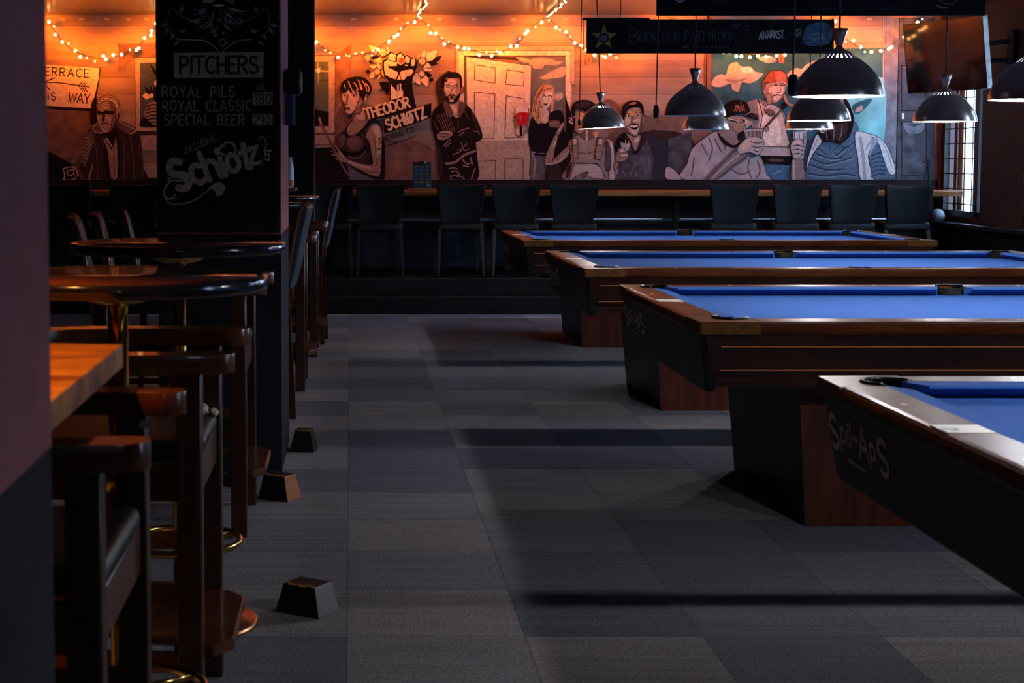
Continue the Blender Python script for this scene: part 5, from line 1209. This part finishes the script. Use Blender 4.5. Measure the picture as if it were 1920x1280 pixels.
f.P('dk', [(250,640),(430,640),(440,800),(380,1195),(150,1195),(170,1000)]); f.P('dk2', [(160,1030),(300,1010),(360,1195),(180,1195)])
f.P('tc', [(415,770),(470,690),(600,650),(760,690),(900,700),(965,780),(985,1200),(375,1200),(400,1050),(450,950),(428,830)]); f.P('sk3', [(540,600),(740,600),(735,690),(640,725),(560,690)]); f.P('or', [(710,630),(775,620),(770,680),(740,690)]); f.L('sk', [(640,610),(640,720)], 22, 1)
f.P('sk2', [(520,370),(600,390),(622,430),(602,620),(540,645),(470,560),(460,470)]); f.P('or', [(560,390),(605,400),(612,440),(580,560),(555,540)]); f.P('dk', [(470,470),(500,460),(500,560),(480,600)]); f.L('sk', [(430,455),(460,470),(430,500),(470,520)], 14)
f.P('blk', [(455,340),(490,268),(580,238),(680,248),(765,310),(725,370),(640,385),(560,355),(505,360),(500,420),(468,440)]); f.P('dk2', [(480,320),(540,270),(640,260),(700,290),(600,330)])
f.P('sk2', [(135,990),(168,860),(268,640),(305,650),(275,760),(245,945),(335,860),(425,790),(435,880),(335,985),(200,1025)]); f.P('sk', [(235,800),(285,680),(268,780)]); f.L('sk', [(150,990),(175,1010),(330,960),(420,850)], 10); f.L('dk', [(240,940),(225,975)], 9, 1); f.P('sk2', [(270,650),(300,575),(360,500),(375,520),(350,590),(305,660)]); f.L('sk', [(300,620),(360,520)], 10, 1)
f.P('lg', [(880,720),(932,728),(966,800),(980,1200),(908,1200),(902,950)]); f.P('nav', [(880,720),(930,860),(920,1080),(860,1060),(870,860)]); f.L('hl', [(930,740),(955,900),(950,1180)], 10)
for a, e, w in (((500,860),(640,885),7), ((640,885),(750,850),7), ((520,990),(770,1005),9), ((490,960),(510,1190),6), ((770,1000),(870,1170),9), ((470,1190),(520,1000),8), ((560,1060),(700,1050),6)): f.L('dk', [a, e], w, 1)
f.P('lg', [(525,1010),(770,1015),(840,1190),(560,1140),(460,1195),(430,1195),(500,1000)]); f.P('sk3', [(560,1120),(660,1100),(640,1160),(580,1190)]); f.L('blk', [(560,1120),(660,1100)], 9, 1); f.P('dk2', [(400,1060),(470,980),(440,1100),(395,1190)])
for p in ([(462,702),(535,702),(540,945),(480,942)], [(770,698),(862,712),(812,962),(742,945)]): f.P('dk', [((x-p[0][0])*1.12+p[0][0]-6, (y-p[0][1])*1.04+p[0][1]-5) for x, y in p], 1); f.P('sk2', p, 1); f.P('sk', [(p[0][0]+14,p[0][1]+4),(p[0][0]+60,p[0][1]+8),(p[0][0]+50,p[0][1]+70),(p[0][0]+14,p[0][1]+70)], 1); f.L('dk', [(p[0][0],p[0][1]+85),(p[1][0]-10,p[1][1]+85)], 7, 1)
f.end()
f = Fig('painted_grinning_man', 'painted grinning man with raised eyebrows holding a small glass', G_, 3); f.ol = 7.8
f.P('blk', [(180,560),(260,540),(330,700),(120,900),(100,700)])
f.P('nav', [(245,545),(300,740),(385,850),(470,780),(530,590),(640,640),(760,760),(850,1000),(850,1212),(85,1212),(95,1050),(300,880),(260,700)]); f.P('nav2', [(560,600),(700,640),(790,800),(850,1000),(850,1212),(640,1212),(660,900)])
f.P('lg', [(858,1030),(950,1058),(1060,1180),(1080,1212),(860,1212),(828,1100)]); f.P('dk2', [(260,560),(340,690),(390,800),(460,770),(560,640),(500,560),(460,700),(400,830),(330,760)])
for pts in ([(420,980),(360,1050),(330,1150)], [(540,1000),(560,1080),(520,1150)], [(480,880),(520,1000)], [(200,1080),(260,1150)], [(600,900),(610,1100)], [(400,1100),(420,1200)]): f.L('jn', pts, 24)
f.P('sk2', [(262,540),(330,660),(400,802),(470,640),(465,560),(380,590)]); f.P('sk', [(380,640),(440,600),(450,640),(390,690)])
f.P('sk2', [(233,300),(258,220),(340,168),(450,158),(498,240),(502,400),(472,520),(402,584),(340,562),(268,480),(238,400)]); f.P('or', [(262,260),(330,190),(440,178),(470,250),(440,300),(380,280),(300,300)]); f.P('sk', [(250,330),(330,330),(330,400),(290,440),(330,520),(400,570),(440,520),(470,420),(470,340),(400,340),(420,440),(360,470),(310,430),(260,420)])
f.P('sk3', [(478,320),(503,320),(500,420),(470,522),(425,562),(455,470)]); f.P('sk3', [(236,420),(300,520),(380,580),(330,560),(262,480)])
f.L('blk', [(248,282),(280,250),(325,268)], 9); f.L('blk', [(395,262),(440,232),(486,252)], 9)
for y in (195, 212, 228): f.L('sk3', [(320,y+6),(380,y),(440,y+4)], 4)
f.E('hl', 298, 296, 31, 17, 0.1); f.E('blk', 300, 294, 14, 14); f.E('hl', 436, 290, 31, 18, -0.1); f.E('blk', 432, 288, 14, 14); f.L('blk', [(268,300),(298,278),(330,298)], 5); f.L('blk', [(404,292),(436,270),(468,288)], 5)
f.P('sk3', [(345,295),(365,300),(352,370),(330,392)]); f.E('sk', 382, 365, 26, 24); f.L('dk', [(350,385),(380,398),(410,384)], 6); f.L('sk3', [(325,380),(300,420),(310,450)], 7); f.L('sk3', [(425,375),(455,410),(448,440)], 7)
f.P('blk', [(300,425),(370,402),(452,415),(432,470),(395,492),(345,478)]); f.P('hl', [(318,432),(380,424),(440,428),(405,456),(345,456)]); f.E('sk', 392, 520, 30, 18)
f.P('blk', [(200,285),(205,160),(278,88),(380,63),(482,98),(523,200),(514,335),(497,265),(452,160),(340,168),(270,228),(242,330),(226,405)]); f.P('rdl', [(300,120),(370,85),(420,100),(360,130)]); f.L('sk3', [(250,170),(330,110)], 8, 1); f.L('sk2', [(515,300),(520,350),(505,400)], 9)
f.P('gl', [(186,650),(332,660),(312,765),(282,805),(205,770)]); f.P('dk', [(200,640),(330,650),(325,690),(205,680)]); f.L('hl', [(255,640),(260,740)], 9, 1); f.L('hl', [(300,655),(298,740)], 8, 1)
f.P('sk2', [(108,880),(160,762),(230,762),(265,800),(300,832),(292,900),(230,952),(118,955)]); f.P('sk', [(165,780),(225,775),(250,800),(180,820)]); f.P('sk', [(190,850),(285,845),(280,870),(200,885)])
for pts in ([(170,830),(230,822),(290,838)], [(160,885),(230,890),(290,895)], [(130,860),(170,790)]): f.L('dk', pts, 7)
f.P('sk2', [(88,985),(162,958),(112,1085),(92,1090)])
f.end()
f = Fig('painted_sky', 'painted teal sky with clouds beside dark planks', R2, 1)
f.P('shd', [(262,-300),(325,-300),(325,520),(268,520)], 1); f.L('ln', [(268,-300),(268,520)], 4, 1); f.L('ln', [(325,-300),(325,400)], 5, 1)
f.P('sl2', [(-30,700),(160,640),(175,1040),(-30,1040)], 1)
f.P('sky', [(327,-20),(1725,-45),(1725,1040),(327,1040)], 1); f.P('sky2', [(1420,300),(1725,200),(1725,760),(1560,700),(1470,560)]); f.P('sky', [(1480,420),(1640,370),(1560,470),(1500,500)])
for p in ([(325,262),(345,200),(400,170),(440,175),(465,100),(520,72),(572,108),(640,108),(682,150),(745,165),(705,212),(640,245),(570,240),(545,310),(495,295),(480,245),(400,275)], [(945,190),(960,150),(1020,120),(1060,130),(1100,90),(1170,60),(1230,55),(1150,140),(1040,190)], [(1498,480),(1520,440),(1560,428),(1552,470)], [(700,40),(800,20),(860,60),(790,80)]): f.P('cl', p, 4)
f.P('cly', [(452,165),(470,120),(495,85),(535,72),(542,110),(520,150),(490,195)]); f.P('cly', [(990,150),(1050,125),(1040,150)]); f.P('mg', [(430,210),(520,215),(620,200),(560,235),(480,240)]); f.P('hl', [(560,120),(630,118),(660,150),(590,160)])
f.end()
f = Fig('painted_man_red_cap', 'painted man in red cap and light apron holding a cue', R2, 2); f.ol = 4.4
f.P('jb', [(760,910),(970,910),(970,1040),(770,1040)], 1); f.L('bsl', [(830,990),(890,960)], 14, 1)
f.P('mg', [(598,425),(700,372),(800,408),(880,440),(925,560),(720,760),(660,620)]); f.P('sk', [(700,400),(760,440),(830,500),(890,470),(932,640),(945,770),(720,765),(700,640),(715,540)], 3); f.L('dk', [(705,380),(740,520),(705,640)], 8)
f.P('hl', [(740,520),(850,520),(890,640),(880,740),(760,740)], 3); f.P('lg', [(720,762),(962,766),(975,842),(718,838)], 1); f.L('dk', [(720,762),(962,768)], 6, 1); f.P('blk', [(728,842),(985,842),(992,918),(748,902)], 1); f.L('md', [(800,872),(900,876)], 22, 1)
f.P('sk2', [(748,285),(790,238),(922,250),(918,340),(862,402),(800,405),(758,352)]); f.P('sk', [(800,280),(910,262),(905,330),(860,390),(820,370),(800,330)]); f.P('sk2', [(770,340),(800,330),(820,375),(805,420),(780,410)]); f.E('sk3', 752, 262, 16, 34)
f.P('rdb', [(755,215),(800,150),(880,138),(932,168),(945,232),(958,276),(905,245),(830,235),(765,238),(738,285),(738,245)]); f.P('rdl', [(850,150),(905,155),(928,190),(925,228),(860,225),(845,190)]); f.L('sk', [(860,236),(920,240),(950,275)], 7)
f.L('dk', [(838,262),(868,260)], 8, 1); f.L('dk', [(888,262),(910,262)], 8, 1); f.L('sk3', [(880,265),(890,312),(862,320)], 7); f.L('dk', [(832,348),(858,338),(885,345)], 9); f.L('sk3', [(815,320),(822,370)], 6, 1)
f.P('lg', [(755,452),(800,418),(868,440),(890,480),(842,500),(800,512)]); f.P('sk3', [(765,460),(805,455),(840,480),(820,508),(790,500)]); f.L('dk', [(755,450),(770,490),(815,512),(842,480)], 6)
f.P('sk2', [(908,345),(925,332),(945,370),(965,405),(1010,420),(1010,440),(960,432),(920,392)]); f.L('dk', [(938,420),(770,600),(700,690)], 20, 1); f.L('mg', [(930,432),(780,595)], 6, 1); f.P('blk', [(890,420),(915,400),(940,425),(905,460)]); f.E('sk2', 770, 620, 22, 20)
f.end()
f = Fig('painted_man_black_cap', 'painted man with glasses and black cap drinking, grey shirt', R2, 3); f.ol = 4.4
f.P('sh', [(372,635),(270,690),(165,780),(125,900),(100,1040),(770,1040),(775,990),(722,840),(640,850),(600,760),(500,745),(420,690)])
for pts in ([(300,690),(330,780),(300,880)], [(240,740),(290,830)], [(420,720),(440,790)], [(640,850),(620,940),(650,1020)], [(480,940),(560,990),(640,960)], [(700,880),(720,960),(690,1020)], [(180,860),(160,1000)], [(350,700),(400,800)]): f.L('sh2', pts, 13)
f.P('sk2', [(375,640),(440,520),(600,520),(640,570),(620,610),(590,640),(555,722),(500,755),(425,700)]); f.P('mg', [(375,640),(430,560),(520,640),(560,720),(500,755),(425,700)]); f.P('lg', [(600,540),(640,575),(620,612),(600,600)])
f.P('dk', [(368,630),(420,700),(500,752),(560,720),(560,745),(500,775),(410,730)]); f.P('dk', [(545,650),(595,640),(560,715),(535,700)]); f.L('dk', [(450,540),(540,565)], 9, 1); f.L('wd', [(455,535),(540,550)], 5, 1)
f.E('hl', 572, 555, 34, 28); f.E('sk2', 572, 555, 27, 21); f.E('dk', 585, 553, 10, 9); f.L('hl', [(606,550),(640,560)], 6, 1); f.E('or', 640, 570, 12, 18)
f.P('blk', [(405,525),(412,450),(450,405),(520,378),(600,395),(635,450),(640,485),(690,485),(712,515),(700,545),(640,530),(560,495),(440,530)]); f.P('dk2', [(640,500),(690,492),(700,520),(660,530)]); f.L('lg', [(600,505),(650,482),(700,498),(705,530)], 5)
f.T('rdl', 'I', 562, 412, 20, 0.2); f.T('rdl', 'BEAT', 522, 446, 24, 0.19, 0, 0.2, 0.95); f.T('rdl', 'ANDR.', 508, 474, 24, 0.19, -0.02, 0.2, 1.15)
f.P('gl', [(588,622),(755,612),(738,690),(602,698)], 1); f.P('sh2', [(600,640),(745,632),(738,690),(604,696)], 1)
for k in range(5): f.L('lg', [(612+k*30,632),(618+k*29,686)], 7, 1)
f.P('sh2', [(262,1040),(420,870),(545,760),(640,830),(500,940),(370,1040)]); f.P('mg', [(290,1040),(430,885),(545,785),(615,828),(480,930),(350,1040)]); f.L('lg', [(330,1020),(440,915),(560,820)], 14)
f.P('lg', [(535,775),(600,700),(650,682),(745,700),(742,780),(702,835),(640,812),(560,830)]); f.P('sk', [(560,770),(620,705),(700,700),(640,740),(600,790)])
for pts in ([(640,720),(700,735),(738,725)], [(650,760),(700,770),(735,760)], [(665,790),(705,805)], [(560,825),(640,812),(700,838)]): f.L('blk', pts, 7)
f.end()
f = Fig('painted_bearded_man', 'painted bearded man in blue shirt and white vest raising a glass', R2, 2); f.ol = 4.4
f.P('bs2', [(1060,760),(1130,700),(1200,660),(1240,720),(1120,900),(1090,1040),(1040,1040)])
f.P('bs', [(1240,720),(1300,712),(1385,735),(1500,690),(1560,800),(1610,1040),(1085,1040),(1100,960),(1150,840)])
for pts in ([(1140,860),(1240,900),(1330,890),(1470,850)], [(1130,910),(1260,950),(1400,945)], [(1290,770),(1340,830),(1420,770)], [(1110,980),(1250,1000),(1400,985),(1500,1000)], [(1200,780),(1260,830)], [(1440,760),(1480,850)], [(1180,820),(1300,860),(1390,850)]): f.L('bs2', pts, 14); f.L('bsl', [(x+5,y+15) for x, y in pts], 7)
f.P('bs', [(1380,730),(1440,660),(1480,560),(1520,600),(1510,700),(1420,770)]); f.L('bs2', [(1480,570),(1450,680),(1380,735),(1330,790)], 9)
f.P('wv', [(1185,662),(1235,680),(1230,720),(1150,830),(1100,950),(1112,860),(1150,740)]); f.L('wv2', [(1190,700),(1150,790)], 10, 1)
f.P('wv', [(1505,640),(1600,655),(1690,690),(1640,760),(1605,840),(1625,940),(1650,1040),(1545,1040),(1520,850),(1500,740)]); f.L('wv2', [(1540,690),(1560,820),(1580,1030)], 26); f.L('wv2', [(1640,690),(1590,780)], 16, 1)
f.P('bs', [(1690,700),(1745,770),(1800,930),(1800,1040),(1655,1040),(1625,930),(1615,850)]); 
for k in range(6): f.L('bs2', [(1630,840+k*34),(1690,815+k*34),(1745,830+k*32)], 10)
f.P('wv', [(1640,690),(1700,690),(1770,780),(1832,960),(1778,985),(1720,830),(1690,740)]); f.L('wv2', [(1700,700),(1760,800),(1800,930)], 8); f.P('wv2', [(1650,690),(1690,700),(1640,790),(1610,850)])
f.P('sk2', [(1205,600),(1222,500),(1250,420),(1320,370),(1410,365),(1465,450),(1460,560),(1400,640),(1280,640)]); f.P('lg', [(1225,520),(1260,430),(1340,390),(1350,480),(1300,560),(1230,580)]); f.L('dk', [(1240,490),(1275,478),(1310,490)], 9); f.L('dk', [(1350,486),(1390,474),(1425,490)], 9); f.E('dk', 1280, 506, 12, 9); f.E('dk', 1388, 504, 12, 9); f.L('sk3', [(1325,490),(1330,545),(1300,560)], 8)
f.P('blk', [(1405,360),(1440,400),(1485,500),(1488,560),(1470,640),(1440,690),(1380,742),(1300,728),(1240,722),(1200,665),(1210,620),(1280,560),(1400,540)]); f.P('dk2', [(1270,620),(1340,580),(1440,570),(1420,660),(1340,700)])
for k in range(9): f.L('mg' if k % 3 == 0 else 'dk2', [(1260+k*22,600-k*3),(1265+k*20,660),(1270+k*16,715)], 6)
f.P('lg', [(1205,600),(1250,560),(1310,560),(1315,610),(1260,640),(1220,655)]); f.L('dk', [(1225,640),(1270,632),(1300,600)], 6); f.L('hl', [(1230,600),(1280,580)], 9, 1)
f.P('gl', [(985,635),(1112,628),(1092,792),(1008,792)], 1); f.P('wv', [(1000,640),(1100,634),(1092,700),(1006,704)], 1); f.L('sl2', [(1040,645),(1046,780)], 7, 1); f.L('sl2', [(1080,645),(1074,780)], 7, 1)
f.P('lg', [(968,770),(990,715),(1040,698),(1068,720),(1082,780),(1072,872),(1000,865)]); f.P('sk', [(990,725),(1040,708),(1060,730),(1000,750)])
for y in (758, 792, 825): f.L('blk', [(985,y),(1030,y-8),(1070,y+6)], 7)
f.P('mg', [(985,868),(1072,870),(1080,940),(1090,1040),(980,1040),(975,950)]); f.L('lg', [(1000,880),(995,1030)], 14, 1)
f.end()
f = Fig('painted_post', 'painted slate grey post and dark panelling at the right end', R2, 1)
f.P('sl', [(1725,-300),(1862,-300),(1830,1040),(1725,1040)], 1); f.P('sl2', [(1862,-300),(2150,-300),(2150,1040),(1830,1040)], 1); f.L('lg', [(1728,-300),(1728,740)], 6, 1); f.L('sl', [(1840,-100),(1850,300)], 10, 1); f.L('blk', [(1860,-300),(1832,1040)], 7, 1)
for pts in ([(1880,560),(2080,560),(2080,1000),(1880,1000)], [(1880,100),(2080,100),(2080,470),(1880,470)]): f.L('blk', pts+[pts[0]], 6, 1); f.L('sl', [(pts[0][0]+12,pts[0][1]+14),(pts[1][0]-12,pts[1][1]+14)], 9, 1)
f.P('hl', [(1882,490),(1902,490),(1898,536),(1880,536)], 1); f.P('sl', [(1890,580),(1980,600),(2060,580),(2050,640),(1940,660)])
f.end()

# ------------------------------------------------------------------ string lights
M_SB = mat('warm string bulb', (1, 0.8, 0.4), 0.5, emit=(1.0, 0.60, 0.20), estr=8.0)
M_WIRE = mat('dark string wire', (0.05, 0.03, 0.02), 0.6)
GY = 15.90
bme = bmesh.new(); bmesh.ops.create_icosphere(bme, subdivisions=2, radius=0.0165); me_b = bpy.data.meshes.new('bulb'); bme.to_mesh(me_b); bme.free(); me_b.materials.append(M_SB)
bms = bmesh.new(); bmesh.ops.create_icosphere(bms, subdivisions=1, radius=0.010); me_s = bpy.data.meshes.new('bulb_small'); bms.to_mesh(me_s); bms.free(); me_s.materials.append(M_SB)
STR = [([(40,33.5),(86,40),(105,62),(130,90),(165,105),(200,109),(240,97),(270,75),(297,45),(312,34)], 'string of warm lights above the painted terrace sign'),
 ([(560,45),(592,80),(625,98),(660,104),(700,95),(735,70),(765,45),(783,33.5)], 'string of warm lights dipping over the painted woman and fist emblem'),
 ([(785,33.5),(805,50),(830,75),(865,88),(900,98),(932,99),(965,86),(985,65),(1005,45),(1022,33.5)], 'string of warm lights dipping over the painted door'),
 ([(1026,33.5),(1050,52),(1075,78),(1095,92),(1130,102),(1165,101),(1200,80),(1235,50),(1260,33.5)], 'string of warm lights passing behind the star sign'),
 ([(1262,33.5),(1310,70),(1370,97),(1430,101),(1470,96),(1520,70),(1563,34)], 'string of warm lights mostly hidden by the lower sign, over the painted cloud'),
 ([(1566,36),(1582,68),(1610,88),(1645,96),(1672,84),(1700,65),(1722,42),(1736,34)], 'string of warm lights nearest the hanging screen, over the slate post')]
rs = random.Random(3)
for pts, lab in STR:
    sp_ = spline(pts, 8, False); p3 = [at(x, y, GY) for x, y in sp_]
    t = thing('string_lights', lab, 'string lights', p3[0], 'string lights along the painted wall')
    mb = MB(); mb.tube(p3, 0.004, M_WIRE, 6)
    mb.tube([p3[0], p3[0]+Vector((0, 0.085, 0.002))], 0.003, M_WIRE, 6); mb.tube([p3[-1], p3[-1]+Vector((0, 0.085, 0.002))], 0.003, M_WIRE, 6)
    acc = 0.0; nxt = 0.03; lacc = 0.2
    B = []
    for a, e in zip(p3, p3[1:]):
        L = (e-a).length; acc += L; lacc += L
        while acc >= nxt:
            acc -= nxt; nxt = rs.uniform(0.045, 0.085); big = rs.random() < 0.62
            q = a.lerp(e, rs.random())+Vector((rs.uniform(-0.02, 0.02), rs.uniform(-0.03, 0.01), rs.uniform(-0.035, 0.022)))
            B.append((q, big)); mb.tube([a.lerp(e, 0.5), q], 0.0018, M_WIRE, 4, False)
        if lacc > 0.36:
            lacc = 0.0
            l = bpy.data.lights.new('string_glow', 'SPOT'); l.energy = STRING_W; l.color = (1.0, 0.150, 0.002); l.shadow_soft_size = 0.014; l.spot_size = 3.05; l.spot_blend = 0.5
            o = bpy.data.objects.new('string_glow', l); COL.objects.link(o); o.parent = t; o.rotation_euler = (PI/2-0.42, 0, 0); o.location = Vector((e.x, 15.79, e.z+0.0))-t.location
            o.visible_camera = False
    mb.build('wire', None, t)
    for q, big in B:
        o = bpy.data.objects.new('bulb', me_b if big else me_s); COL.objects.link(o); o.parent = t; o.location = q-t.location
# two feeder strings running forward under the ceiling
for (x0, x1, lab) in ((783, 801, 'feeder string of lights running along the ceiling above the fist emblem'), (1026, 1063, 'bright feeder string of lights running along the ceiling above the painted door')):
    a, e = at(x0, 33, 15.88), atz(x1, -2, ZC-0.02); a.z = ZC-0.02
    t = thing('string_lights', lab, 'string lights', a, 'feeder strings under the ceiling')
    mb = MB(); mb.tube([a, e], 0.007, M_WIRE, 6); mb.tube([a+Vector((0,0,0.018)), a], 0.004, M_WIRE, 6); mb.tube([e+Vector((0,0,0.018)), e], 0.004, M_WIRE, 6); mb.build('wire', None, t)
    for k in range(14):
        q = a.lerp(e, (k+0.5)/14)+Vector((rs.uniform(-0.015,0.015), 0, -0.012)); o = bpy.data.objects.new('bulb', me_s); COL.objects.link(o); o.parent = t; o.location = q-t.location

# ------------------------------------------------------------------ warm ceiling spots over the seating on the left (above the frame)
for k, (x, y, w, lab) in enumerate(((-1.05, 2.55, 1.0, 'warm ceiling spot over the bar shelf'), (-1.25, 7.6, 0.10, 'warm ceiling spot between the drinks board and the terrace sign'), (-1.3, 10.3, 0.06, 'warm ceiling spot over the round tables behind the pillar'))):
    t = thing('ceiling_spot', lab, 'ceiling lamp', (x, y, ZC), 'ceiling spots over the seating')
    mb = MB(); mb.lathe([(0.0, ZC-0.001), (0.06, ZC-0.001), (0.06, ZC-0.09), (0.055, ZC-0.09), (0.055, ZC-0.03), (0.0, ZC-0.03)], (x, y, 0), M_BLACK, 24); mb.build('can', None, t)
    mb = MB(); mb.lathe([(0.0, ZC-0.075), (0.03, ZC-0.07), (0.035, ZC-0.05), (0.0, ZC-0.031)], (x, y, 0), mat('warm spot bulb', (1,1,1), 0.5, emit=(1.0, 0.5, 0.15), estr=6.0), 16); mb.build('bulb', None, t)
    l = bpy.data.lights.new('spot_light', 'SPOT'); l.energy = SPOT_W*w; l.color = (1.0, 0.36, 0.07); l.spot_size = 1.15; l.spot_blend = 0.6; l.shadow_soft_size = 0.03
    o = bpy.data.objects.new('spot_light', l); COL.objects.link(o); o.parent = t; o.location = (0, 0, -0.095)
bpy.context.view_layer.update()
